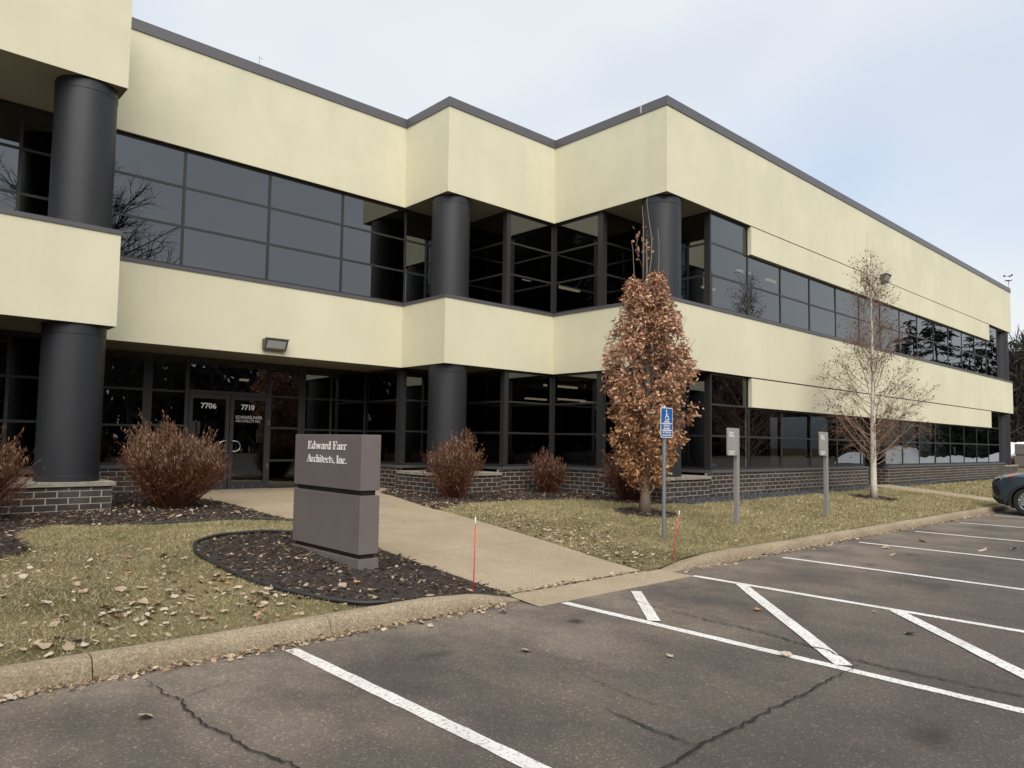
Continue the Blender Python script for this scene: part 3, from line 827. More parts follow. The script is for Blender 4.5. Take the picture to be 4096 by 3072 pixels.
def brick_mesh(axis, L, H):
    key = (axis, round(L, 3), round(H, 3))
    if key not in _bm:
        L, H = key[1], key[2]; c = .0035; y = BD / 2; mb = MB(); pts = []
        # front face set in by a small arris
        X = L / 2; Zz = H / 2
        ring0 = [(-X, y, -Zz), (X, y, -Zz), (X, y, Zz), (-X, y, Zz)]
        ring1 = [(-X, -y + c, -Zz), (X, -y + c, -Zz), (X, -y + c, Zz), (-X, -y + c, Zz)]
        ring2 = [(-X + c, -y, -Zz + c), (X - c, -y, -Zz + c), (X - c, -y, Zz - c), (-X + c, -y, Zz - c)]
        mb.v = ring0 + ring1 + ring2
        for r in (0, 4):
            for i in range(4):
                j = (i + 1) % 4; mb.f.append((r + i, r + j, r + 4 + j, r + 4 + i))
        mb.f.append((8, 9, 10, 11))
        if axis == 'y': mb.v = [(p[1], -p[0], p[2]) for p in mb.v]
        me = mb.mesh('brick'); me.materials.append(MATS['brick']); _bm[key] = me
    return _bm[key]
base_part = bpy.data.objects.new('brick_base', None); C.objects.link(base_part); put(base_part, bld)
rest = MB()
for k, (dist, axis, facing, u0, u1, fixed, z0, z1) in enumerate(brick_jobs):
    L, H = u1 - u0, z1 - z0; w = fixed - facing * (BD / 2) + random.uniform(-.0018, .0018)
    pos = ((u0 + u1) / 2, w, (z0 + z1) / 2) if axis == 'x' else (w, (u0 + u1) / 2, (z0 + z1) / 2)
    me = brick_mesh(axis, L, H)
    if k < 298:
        o = bpy.data.objects.new('brick', me); C.objects.link(o); o.parent = base_part; o.location = pos
    else:
        n = len(rest.v); rest.v += [(v.co.x + pos[0], v.co.y + pos[1], v.co.z + pos[2]) for v in me.vertices]
        rest.f += [tuple(n + i for i in p.vertices) for p in me.polygons]
ro = rest.build('distant_bricks', 'brick', base_part); ro['kind'] = 'stuff'
# stone caps on the piers
for pts in ([(1.33, 12.865), (3.31, 12.865), (3.31, 14.77), (1.33, 14.77)], [(9.95, 12.985), (11.77, 12.985), (11.77, 14.80), (9.95, 14.80)], [(13.465, 9.48), (15.29, 9.48), (15.29, 11.41), (13.465, 11.41)], [(40.44, 9.48), (42.80, 9.48), (42.80, 11.4), (40.44, 11.4)]):
    MB().prism(pts, .802, .874).build('pier_cap', 'stone_cap', bld, bevel=.006)
for pts in ([(1.4, 12.97), (3.26, 12.97), (3.26, 14.7), (1.4, 14.7)], [(42.6, 9.62), (42.7, 9.62), (42.7, 11.3), (42.6, 11.3)]):
    MB().prism(pts, .2, .80).build('pier_core', 'mortar', bld)
# metal sills on the brick walls
def sill(axis, fixed, facing, a, b, deep=.16):
    w0 = fixed + facing * .022; w1 = fixed - facing * deep
    mb = MB()
    if axis == 'x': mb.box(a, b, w0, w1, SIL + .002, .998)
    else: mb.box(w0, w1, a, b, SIL + .002, .9975)
    mb.build('window_sill', 'sill_metal', bld, bevel=.004)
sill('x', 14.78, -1, -2, 3.2); sill('x', 16.38, -1, 3.3, 4.70); sill('x', 16.38, -1, 8.37, 10.0); sill('y', 10.02, -1, 14.86, 16.35)
sill('x', 14.80, -1, 10.0, 11.9, .1); sill('y', 11.86, -1, 13.03, 14.77, .1); sill('x', 13.021, -1, 11.80, 13.48); sill('y', 13.505, -1, 11.32, 13.0)
sill('x', 11.42, -1, 13.62, 15.42, .1); sill('y', 15.40, -1, 9.55, 11.39, .1); sill('x', 9.517, -1, 15.33, 24.56); sill('x', 9.517, -1, 26.2, 40.45)

# ------------------------------------------------------------------ wall lamps, roof instruments
def wall_lamp(x, y, z0, w, h, label):
    t = thing('wall_lamp', label, 'wall lamp', (x + w / 2, y, z0), 'wall lamps on the stucco fascia')
    dpt = .20
    prof = [(y, z0 + .03), (y - .05, z0), (y - .09, z0 + .0), (y - dpt, z0 + h * .88), (y - dpt, z0 + h), (y - .02, z0 + h), (y, z0 + h - .04)]
    MB().extr([(x, a, b) for a, b in prof], (w, 0, 0)).build('housing', 'lamp_bronze', t, bevel=.006)
    n = Vector((0, -(h * .88), -(dpt - .09))).normalized() * .006
    a = Vector((0, y - .096, z0 + .028)); b = Vector((0, y - dpt + .010, z0 + h * .82))
    q = [Vector((x + .045, a.y, a.z)), Vector((x + w - .045, a.y, a.z)), Vector((x + w - .045, b.y, b.z)), Vector((x + .045, b.y, b.z))]
    MB().extr([tuple(p + n * .2) for p in q], tuple(n)).build('lens', 'lens', t)
    MB().box(x - .012, x + w + .012, y - dpt - .018, y - dpt + .02, z0 + h - .006, z0 + h + .012).build('hood', 'lamp_bronze', t)
    MB().box(x + w - .07, x + w - .05, y - .10, y - .07, z0 - .03, z0 + .004).build('latch', 'lamp_bronze', t)
wall_lamp(6.46, 14.72, 3.455, .50, .235, 'bronze wall lamp with frosted lens on the fascia over the entrance doors')
wall_lamp(25.75, 9.506, 7.24, .46, .24, 'grey wall lamp on the upper fascia behind the birch top')
t = thing('weather_instrument', 'small white weather instrument on a bent arm at the far roof corner', 'instrument', (42.2, 9.7, 9.5))
MB().tube([(42.0, 9.8, 9.45), (42.5, 9.75, 9.47), (42.75, 9.72, 9.52), (42.8, 9.7, 9.65), (42.8, 9.7, 10.05)], .016, 6).build('arm', 'galvanised', t, smooth=True)
MB().lathe([(.03, 10.02), (.16, 10.06), (.17, 10.09), (.05, 10.18), (.02, 10.26)], 42.8, 9.7, 20).build('shield', 'white_paint', t, smooth='auto')
for a in (0, 2.1, 4.2):
    MB().tube([(42.8, 9.7, 10.27), (42.8 + .16 * math.cos(a), 9.7 + .16 * math.sin(a), 10.29)], .008, 5).build('cup_arm', 'car_black', t)
    MB().lathe([(.015, 10.25), (.05, 10.28), (.05, 10.33), (.01, 10.34)], 42.8 + .18 * math.cos(a), 9.7 + .18 * math.sin(a), 10).build('cup', 'car_black', t, smooth=True)
t = thing('lightning_rod', 'thin pale wire and strip sticking up behind the highest front roof corner', 'lightning rod', (13.62, 10.25, 9.5))
MB().tube([(13.62, 10.22, 9.30), (13.60, 10.22, 9.5), (13.60, 10.22, 9.82), (13.66, 10.15, 9.66)], .007, 5).build('wire', 'white_paint', t)
MB().box(13.463, 13.467, 10.20, 10.245, 9.34, 9.52).build('strip', 'lens', t)
t = tag(MB().tube([(6.25, 14.85, 9.5), (6.22, 14.85, 9.78), (6.30, 14.85, 9.74)], .007, 5).build('lightning_rod', 'galvanised'), 'thin bent wire above the roof edge over the entrance', 'lightning rod')

# ------------------------------------------------------------------ condensed roman lettering for the monument sign
def ell(cx, cy, rx, ry, a0, a1, tx, ty, n=18):
    o = []; i_ = []
    for k in range(n + 1):
        a = math.radians(a0 + (a1 - a0) * k / n)
        o.append((cx + rx * math.cos(a), cy + ry * math.sin(a))); i_.append((cx + (rx - tx) * math.cos(a), cy + (ry - ty) * math.sin(a)))
    return [[o[k], o[k + 1], i_[k + 1], i_[k]] for k in range(n)]
def rc(x0, y0, x1, y1): return [[(x0, y0), (x1, y0), (x1, y1), (x0, y1)]]
X_ = .64; SF = .07
GLY = {
 'E': (rc(.06, 0, .20, 1) + rc(0, 0, .06, SF) + rc(0, 1 - SF, .06, 1) + rc(.20, 1 - SF, .47, 1) + rc(.20, 0, .49, SF) + rc(.20, .47, .36, .53) + rc(.43, .74, .47, 1 - SF) + rc(.45, SF, .49, .27) + rc(.33, .36, .36, .64), .56),
 'F': (rc(.06, 0, .20, 1) + rc(0, 0, .06, SF) + rc(.20, 0, .28, SF) + rc(0, 1 - SF, .06, 1) + rc(.20, 1 - SF, .47, 1) + rc(.20, .47, .35, .53) + rc(.43, .74, .47, 1 - SF) + rc(.32, .36, .35, .64), .50),
 'A': ([[(.03, 0), (.09, 0), (.33, .93), (.29, 1)]] + [[(.27, 1), (.36, 1), (.62, 0), (.46, 0)]] + rc(.15, .30, .47, .36) + rc(-.02, 0, .16, SF) + rc(.40, 0, .68, SF), .68),
 'I': (rc(.07, 0, .21, 1) + rc(0, 0, .28, SF) + rc(0, 1 - SF, .28, 1), .34),
 'd': (ell(.20, .31, .19, .34, 0, 360, .11, .05) + rc(.29, 0, .42, 1) + rc(.22, .95, .29, 1) + rc(.42, 0, .48, SF), .51),
 'w': ([[(.04, X_), (.17, X_), (.28, 0), (.21, 0)], [(.24, 0), (.28, 0), (.38, X_), (.34, X_)], [(.31, X_), (.44, X_), (.55, 0), (.48, 0)], [(.51, 0), (.55, 0), (.66, X_), (.62, X_)]] + rc(0, X_ - SF, .21, X_) + rc(.56, X_ - SF, .72, X_), .74),
 'a': (rc(.24, .06, .36, .46) + ell(.195, .44, .165, .20, 0, 165, .11, .05) + ell(.16, .18, .155, .19, 60, 320, .10, .05) + rc(.36, 0, .43, SF) + rc(.27, 0, .36, .06), .45),
 'r': (rc(.05, 0, .17, X_) + rc(0, 0, .05, SF) + rc(.17, 0, .24, SF) + rc(0, X_ - SF, .05, X_) + ell(.26, .48, .11, .16, 40, 175, .05, .05) + rc(.24, .46, .36, .62), .37),
 'c': (ell(.20, .31, .19, .34, 45, 320, .11, .05) + rc(.24, .43, .35, .55), .40),
 'h': (rc(.05, 0, .17, 1) + rc(0, 0, .05, SF) + rc(.17, 0, .23, SF) + rc(0, .95, .05, 1) + ell(.285, .44, .135, .205, 0, 160, .11, .06) + rc(.31, 0, .42, .46) + rc(.26, 0, .31, SF) + rc(.42, 0, .47, SF), .50),
 'n': (rc(.05, 0, .17, X_) + rc(0, 0, .05, SF) + rc(.17, 0, .23, SF) + rc(0, X_ - SF, .05, X_) + ell(.285, .44, .135, .205, 0, 160, .11, .06) + rc(.31, 0, .42, .46) + rc(.26, 0, .31, SF) + rc(.42, 0, .47, SF), .50),
 'i': (rc(.06, 0, .18, X_) + rc(0, 0, .06, SF) + rc(.18, 0, .24, SF) + rc(0, X_ - SF, .06, X_) + ell(.12, .86, .075, .085, 0, 360, .07, .08, 10), .28),
 't': (rc(.08, .10, .20, .86) + rc(0, X_ - SF, .08, X_) + rc(.20, X_ - SF, .30, X_) + ell(.20, .12, .12, .13, 180, 330, .10, .06, 8), .33),
 'e': (ell(.20, .31, .19, .34, 0, 315, .11, .05) + rc(.10, .31, .38, .36), .42),
 's': (ell(.17, .47, .15, .18, 40, 260, .09, .06) + ell(.17, .17, .155, .18, -140, 80, .09, .06), .37),
 ',': ([[(.02, .13), (.15, .13), (.15, -.02), (.05, -.20), (.02, -.18), (.08, 0), (.02, 0)]], .20),
 '.': (rc(.03, 0, .16, .14), .20), ' ': ([], .24)}
def roman(txt, width, cap, origin, xdir, n, name, mat, parent):
    tot = sum(GLY[c][1] for c in txt); k = width / tot; X = Vector(xdir); N = Vector(n); U = Vector((0, 0, 1)); O = Vector(origin)
    x = 0; mb = MB(); q = 0
    for ch in txt:
        for pl in GLY[ch][0]:
            q = (q + 1) % 9
            P = [tuple(O + X * ((x + a) * k) + U * (b * cap)) for a, b in pl]
            mb.extr(P, tuple(N * (.005 + .00035 * q)))
        x += GLY[ch][1]
    return mb.build(name, mat, parent)

# ------------------------------------------------------------------ monument signs
def monument(x0, x1, y0, y1, zg, label, sc=1., group=None):
    t = thing('monument_sign', label, 'sign', ((x0 + x1) / 2, (y0 + y1) / 2, zg), group)
    Z_ = lambda z: zg + (z - .225) * sc
    MB().box(x0, x1, y0, y1, Z_(1.047), Z_(1.655)).build('upper_panel', 'sign_metal', t, bevel=.004)
    MB().box(x0 + .035, x1 - .035, y0 + .035, y1 - .035, Z_(.98), Z_(1.06)).build('gap_band', 'sign_gap', t)
    MB().box(x0, x1, y0, y1, Z_(.362), Z_(.992)).build('lower_panel', 'sign_metal', t, bevel=.004)
    MB().box(x0 + .035, x1 - .035, y0 + .035, y1 - .035, Z_(.30), Z_(.37)).build('base_band', 'sign_neck', t)
    MB().box(x0 - .004, x1 + .004, y0 - .004, y1 + .004, Z_(.10), Z_(.312)).build('plinth', 'sign_metal', t, bevel=.004)
    return t
ms_ = monument(4.18, 4.425, 6.885, 8.44, .225, 'brown grey metal monument sign with white roman lettering in the mulch island')
roman('Edward Farr', .905, .094, (4.18, 8.105, 1.483), (0, -1, 0), (-1, 0, 0), 'lettering', 'white_paint', ms_)
roman('Architects, Inc.', .925, .090, (4.18, 8.115, 1.328), (0, -1, 0), (-1, 0, 0), 'lettering', 'white_paint', ms_)
monument(57.7, 58.1, 11.2, 13.0, .36, 'plain grey monument sign far off before the snow bank', 1.15)

# ------------------------------------------------------------------ parking signs
def rounded(x0, x1, z0, z1, r, n=6):
    P = []
    for cx_, cz_, a0 in ((x1 - r, z1 - r, 0), (x0 + r, z1 - r, 90), (x0 + r, z0 + r, 180), (x1 - r, z0 + r, 270)):
        for k in range(n + 1):
            a = math.radians(a0 + 90 * k / n); P.append((cx_ + r * math.cos(a), cz_ + r * math.sin(a)))
    return P
PX, PY = 9.232, 6.545
t = thing('accessible_parking_sign', 'blue and white accessible parking sign on a round galvanised post', 'sign', (PX, PY, gz(PX, PY)))
MB().lathe([(.030, .1), (.030, 2.15)], PX, PY, 20).build('post', 'galvanised', t, smooth='auto')
MB().lathe([(.034, 2.14), (.034, 2.165), (.024, 2.185), (.008, 2.197)], PX, PY, 20).build('post_cap', 'galvanised', t, smooth='auto')
yf = 6.505
pan = MB().extr([(x, yf, z) for x, z in rounded(9.088, 9.393, 1.703, 2.157, .03)], (0, .004, 0)).build('panel', 'white_paint', t)
MB().extr([(x, yf - .0012, z) for x, z in rounded(9.098, 9.383, 1.713, 2.147, .024)], (0, .001, 0)).build('blue_field', 'sign_blue', pan)
for z in (1.917, 1.815): MB().box(9.112, 9.369, yf - .0028, yf - .0014, z - .006, z + .006).build('rule', 'white_paint', pan)
for txt, z, sz, sx in (('PARKING', 1.931, .036, .92), ('VEHICLE ID', 1.873, .039, .86), ('REQUIRED', 1.829, .039, .90), ('UP TO $200 FINE', 1.771, .036, .80), ('FOR VIOLATION', 1.727, .036, .84)):
    me = text_mesh(txt, sz, .0009, .0004, 'CENTER', sx); place_text(me, 'sign_lettering', 'white_paint', pan, (9.2405, yf - .0022, z), (1, 0, 0), (0, -1, 0))
# wheelchair figure
def bar(p, q, w, mb, k):
    a = Vector((p[0], 0, p[1])); b = Vector((q[0], 0, q[1])); d = (b - a).normalized(); n_ = Vector((-d.z, 0, d.x)) * w / 2; a = a - d * w * .3; b = b + d * w * .3
    yy = yf - .0022 - .0002 * k
    mb.extr([(v.x, yy, v.z) for v in (a + n_, a - n_, b - n_, b + n_)], (0, .0006, 0))
mb = MB(); ox, oz = 9.228, 2.0
bar((ox + .004, oz + .082), (ox + .008, oz + .028), .018, mb, 0); bar((ox + .008, oz + .028), (ox + .046, oz + .028), .014, mb, 1); bar((ox + .046, oz + .028), (ox + .064, oz - .022), .014, mb, 2); bar((ox + .064, oz - .022), (ox + .080, oz - .017), .011, mb, 3); bar((ox + .006, oz + .062), (ox + .040, oz + .060), .011, mb, 4)
mb.extr([(ox + .002 + .015 * math.cos(a), yf - .0032, oz + .110 + .015 * math.sin(a)) for a in np.linspace(0, 2 * math.pi, 14, endpoint=False)], (0, .0008, 0))
for k, pl in enumerate(ell(ox + .012, oz + .004, .043, .043, 105, 352, .011, .011, 20)):
    mb.extr([(a, yf - .0034, b) for a, b in pl], (0, .0006, 0))
mb.build('wheelchair_symbol', 'white_paint', pan)

def visitor(x, y, label):
    zg = gz(x, y); dz = 0
    t = thing('visitor_parking_sign', label, 'sign', (x, y, zg), 'visitor parking signs along the kerb')
    MB().box(x - .045, x + .045, y - .025, y + .045, zg - .1, 1.905).build('post', 'post_grey', t, bevel=.004)
    p = MB().extr([(a, y - .045, b) for a, b in rounded(x - .375, x - .048, 1.425, 1.905, .025)], (0, .03, 0)).build('panel', 'panel_grey', t, bevel=.003)
    MB().box(x - .05, x - .044, y - .02, y + .02, 1.44, 1.89).build('bracket', 'bronze', t)
    for txt, z, sz in (('Visitor', 1.805, .060), ('Parking', 1.755, .060), ('Edward Farr', 1.485, .042), ('Architects', 1.447, .042)):
        me = text_mesh(txt, sz, .0008, .0006, 'LEFT', .95); place_text(me, 'sign_lettering', 'white_paint', p, (x - .340, y - .0458, z), (1, 0, 0), (0, -1, 0))
    MB().box(x - .370, x - .31, y - .0468, y - .045, 1.552, 1.557).build('rule', 'bronze', p)
visitor(11.735, 6.775, 'grey visitor parking sign on the lawn nearer the accessible parking sign')
visitor(15.01, 6.645, 'grey visitor parking sign on the lawn nearer the birch tree')

# ------------------------------------------------------------------ snow stakes
def stake(a, b, label):
    A, B = Vector(a), Vector(b)
    t = thing('snow_stake', label, 'stake', a, 'red snow stakes beside the walkway')
    q = A.lerp(B, .88)
    MB().tube([tuple(A - (B - A) * .1), tuple(q)], .0062, 8).build('rod', 'rod_red', t, smooth=True)
    MB().tube([tuple(q), tuple(B)], .0066, 8).build('white_tip', 'rod_white', t, smooth=True)
stake((4.73, 5.62, gz(4.73, 5.62)), (4.742, 5.62, .845), 'upright red stake with white tip at the corner of the mulch island')
stake((8.06, 5.59, gz(8.06, 5.59)), (8.10, 5.50, .745), 'leaning red stake with white tip on the lawn right of the walkway')

# bed edging
def edging(pts, label):
    P = []
    for (x0, y0), (x1, y1) in zip(pts[:-1], pts[1:]):
        for k in range(6):
            t_ = k / 6; P.append((x0 + (x1 - x0) * t_, y0 + (y1 - y0) * t_))
    P.append(pts[-1])
    for _ in range(3): P = [P[0]] + [((P[i - 1][0] + 2 * P[i][0] + P[i + 1][0]) / 4, (P[i - 1][1] + 2 * P[i][1] + P[i + 1][1]) / 4) for i in range(1, len(P) - 1)] + [P[-1]]
    tag(MB().tube([(x, y, gz(x, y) + .024) for x, y in P], .021, 8).build('bed_edging', 'rubber', smooth=True), label, 'edging', 'black bed edging')
edging([(5.16, 9.22), (4.6, 9.25), (4.13, 9.32), (3.58, 9.28), (3.2, 8.97), (3.03, 8.5), (2.98, 8.1), (2.98, 7.15), (3.08, 6.55), (3.28, 6.0), (3.5, 5.68), (3.75, 5.60)], 'black rubber edging curving round the mulch island of the sign')
edging([(5.15, 10.4), (4.8, 10.78), (3.8, 10.73), (3.1, 10.78)], 'black edging between the lawn and the large shrub bed')

# ------------------------------------------------------------------ shrubs
def batch_ribbons(paths, widths, name, mat, parent):
    """paths (n,k,3), widths (n,k): camera-independent crossed ribbons as 3-sided tubes"""
    n, k, _ = paths.shape
    T = np.gradient(paths, axis=1); T /= np.linalg.norm(T, axis=2, keepdims=True) + 1e-9
    ref = RNG.normal(size=(n, 1, 3)); A = np.cross(T, ref); A /= np.linalg.norm(A, axis=2, keepdims=True) + 1e-9
    B = np.cross(T, A)
    V = np.empty((n, k, 3, 3))
    for q in range(3):
        w = 2 * math.pi * q / 3
        V[:, :, q] = paths + (A * math.cos(w) + B * math.sin(w)) * widths[..., None]
    idx = np.arange(n * k * 3).reshape(n, k, 3)
    F = []
    for q in range(3):
        q2 = (q + 1) % 3
        F.append(np.stack([idx[:, :-1, q], idx[:, :-1, q2], idx[:, 1:, q2], idx[:, 1:, q]], -1).reshape(-1, 4))
    return npmesh(name, V.reshape(-1, 3), np.concatenate(F), mat, parent)
def batch_leaves(P, D, L, W, name, mat, parent, shape='lance', curl=.3, stiff=None):
    """leaves at P with direction D (unit), length L, width W: kite or lobed blades with a fold"""
    n = len(P)
    ref = RNG.normal(size=(n, 3)); S = np.cross(D, ref); S /= np.linalg.norm(S, axis=1, keepdims=True) + 1e-9
    N = np.cross(D, S)
    if shape == 'lance':
        prof = [(0, .10), (.35, 1.), (.75, .7), (1., .05)]
    elif shape == 'blade':
        prof = [(0, 1.), (1., .15)]
    elif shape == 'oak':
        prof = [(0, .06), (.14, .50), (.23, .14), (.37, .95), (.48, .20), (.63, 1.05), (.75, .26), (.87, .60), (1., .06)]
    else:
        prof = [(0, .15), (.18, .85), (.45, 1.), (.75, .65), (1., .03)]
    k = len(prof); V = np.empty((n, k, 2, 3)); cv = RNG.normal(curl, curl * .6, n)
    for i, (t, w) in enumerate(prof):
        c = P + D * (L * t)[:, None] + N * (cv * L * (t - .5) ** 2)[:, None]
        j = 1 + .0 * t
        fold = (W * w * .35 * RNG.normal(1, .3, n))[:, None]
        V[:, i, 0] = c - S * (W * w * .5)[:, None] + N * fold * .5
        V[:, i, 1] = c + S * (W * w * .5)[:, None] + N * fold * .5
    idx = np.arange(n * k * 2).reshape(n, k, 2)
    F = np.stack([idx[:, :-1, 0], idx[:, :-1, 1], idx[:, 1:, 1], idx[:, 1:, 0]], -1).reshape(-1, 4)
    return npmesh(name, V.reshape(-1, 3), F, mat, parent)
def unit(v): return v / (np.linalg.norm(v, axis=-1, keepdims=True) + 1e-9)

def shrub(x, y, rx, h, label, n=800, seed=0):
    global RNG
    keep = RNG; RNG = np.random.default_rng(100 + seed)
    z0 = gz(x, y) if x < 43 else .34
    t = thing('shrub', label, 'shrub', (x, y, z0), 'dry red-brown shrubs in the mulch beds')
    nc = 34; ca = RNG.uniform(0, 6.28, nc); cr_ = np.sqrt(RNG.uniform(0, 1, nc)) * .9; ch = RNG.uniform(.82, 1.06, nc); ci = RNG.integers(0, nc, n); ch *= 1 + .07 * np.cos(ca - seed * 1.9)
    qx = cr_[ci] * np.cos(ca[ci]) + RNG.normal(0, .13, n); qy = cr_[ci] * np.sin(ca[ci]) + RNG.normal(0, .13, n)
    az = np.arctan2(qy, qx); rr = np.minimum(np.hypot(qx, qy), 1.12)
    lean = rr * rx * RNG.uniform(.85, 1.08, n)
    top = h * np.sqrt(np.maximum(.03, 1 - .55 * rr ** 2.4)) * np.where(RNG.uniform(0, 1, n) < .10, RNG.uniform(.98, 1.12, n), RNG.uniform(.62, .96, n)) * ch[ci]
    b = np.stack([x + .16 * rr * np.cos(az) * RNG.uniform(.3, 1.6, n), y + .16 * rr * np.sin(az) * RNG.uniform(.3, 1.6, n), np.full(n, z0 - .02)], -1)
    e = np.stack([x + lean * np.cos(az), y + lean * np.sin(az), z0 + top], -1)
    k = 8; u = np.linspace(0, 1, k)[None, :, None]
    bow = u ** RNG.uniform(.75, 1.15, n)[:, None, None]
    paths = b[:, None] * (1 - u) + e[:, None] * u
    paths[..., :2] = b[:, None, :2] + (e - b)[:, None, :2] * bow
    paths += np.cumsum(RNG.normal(0, .020, (n, k, 3)), axis=1) * u
    wd = np.linspace(.0048, .0018, k)[None] * RNG.uniform(.7, 1.3, n)[:, None]
    batch_ribbons(paths, wd, 'stem', 'shrub', t)['kind'] = 'stuff'
    # side twigs
    m_ = n * 6; si = RNG.integers(0, n, m_); uu = RNG.uniform(.28, .97, m_) * (k - 1); i0 = np.floor(uu).astype(int).clip(0, k - 2); fr_ = (uu - i0)[:, None]
    p0 = paths[si, i0] * (1 - fr_) + paths[si, i0 + 1] * fr_
    d = unit(paths[si, i0 + 1] - paths[si, i0] + RNG.normal(0, .035, (m_, 3)) + np.array([0, 0, .03])); Lt = RNG.uniform(.07, .24, m_)
    kk = 4; v = np.linspace(0, 1, kk)[None, :, None]
    tp = p0[:, None] + d[:, None] * v * Lt[:, None, None]; tp[..., 2] -= (v[..., 0] ** 2) * Lt[:, None] * RNG.uniform(0, .35, m_)[:, None]
    batch_ribbons(tp, np.linspace(.0024, .0010, kk)[None] * np.ones((m_, 1)), 'twig', 'shrub', t)['kind'] = 'stuff'
    # dry narrow leaves
    q = n * 8; si = RNG.integers(0, m_, q); P = tp[si, RNG.integers(1, kk, q)] + RNG.normal(0, .012, (q, 3))
    D = unit(np.stack([RNG.normal(0, .55, q), RNG.normal(0, .55, q), RNG.normal(-.35, .75, q)], -1))
    batch_leaves(P, D, RNG.uniform(.03, .075, q), RNG.uniform(.005, .013, q), 'dry_leaf', 'shrub', t, 'lance', .5)['kind'] = 'stuff'
    # drooping seed heads at the tips
    tips = np.where(top > h * .62)[0]; tips = tips[: int(len(tips) * .6)]
    q = len(tips) * 7; si = np.repeat(tips, 7); P = paths[si, -1] * 1.0; P += unit(paths[si, -1] - paths[si, -2]) * RNG.uniform(-.14, .03, q)[:, None] + RNG.normal(0, .008, (q, 3))
    D = unit(np.stack([RNG.normal(0, .35, q), RNG.normal(0, .35, q), RNG.normal(-.9, .25, q)], -1))
    batch_leaves(P, D, RNG.uniform(.04, .10, q), RNG.uniform(.007, .014, q), 'seed_head', 'shrub_tip', t, 'lance', .5)['kind'] = 'stuff'
    RNG = keep
shrub(4.18, 12.85, .95, 1.36, 'large red-brown leafless shrub between the front left column and the doors', 1500, 1)
shrub(1.22, 12.2, .85, 1.38, 'red-brown shrub cut by the left edge before the brick pier', 900, 2)
shrub(9.62, 12.1, .62, 1.32, 'upright red-brown shrub before the brick pier of the middle column', 850, 3)
shrub(12.63, 12.3, .42, .90, 'small rounded red-brown shrub in the inner corner of the brick wall', 650, 4)
shrub(12.85, 9.95, .70, 1.12, 'red-brown shrub half hidden behind the oak leaves', 850, 5)

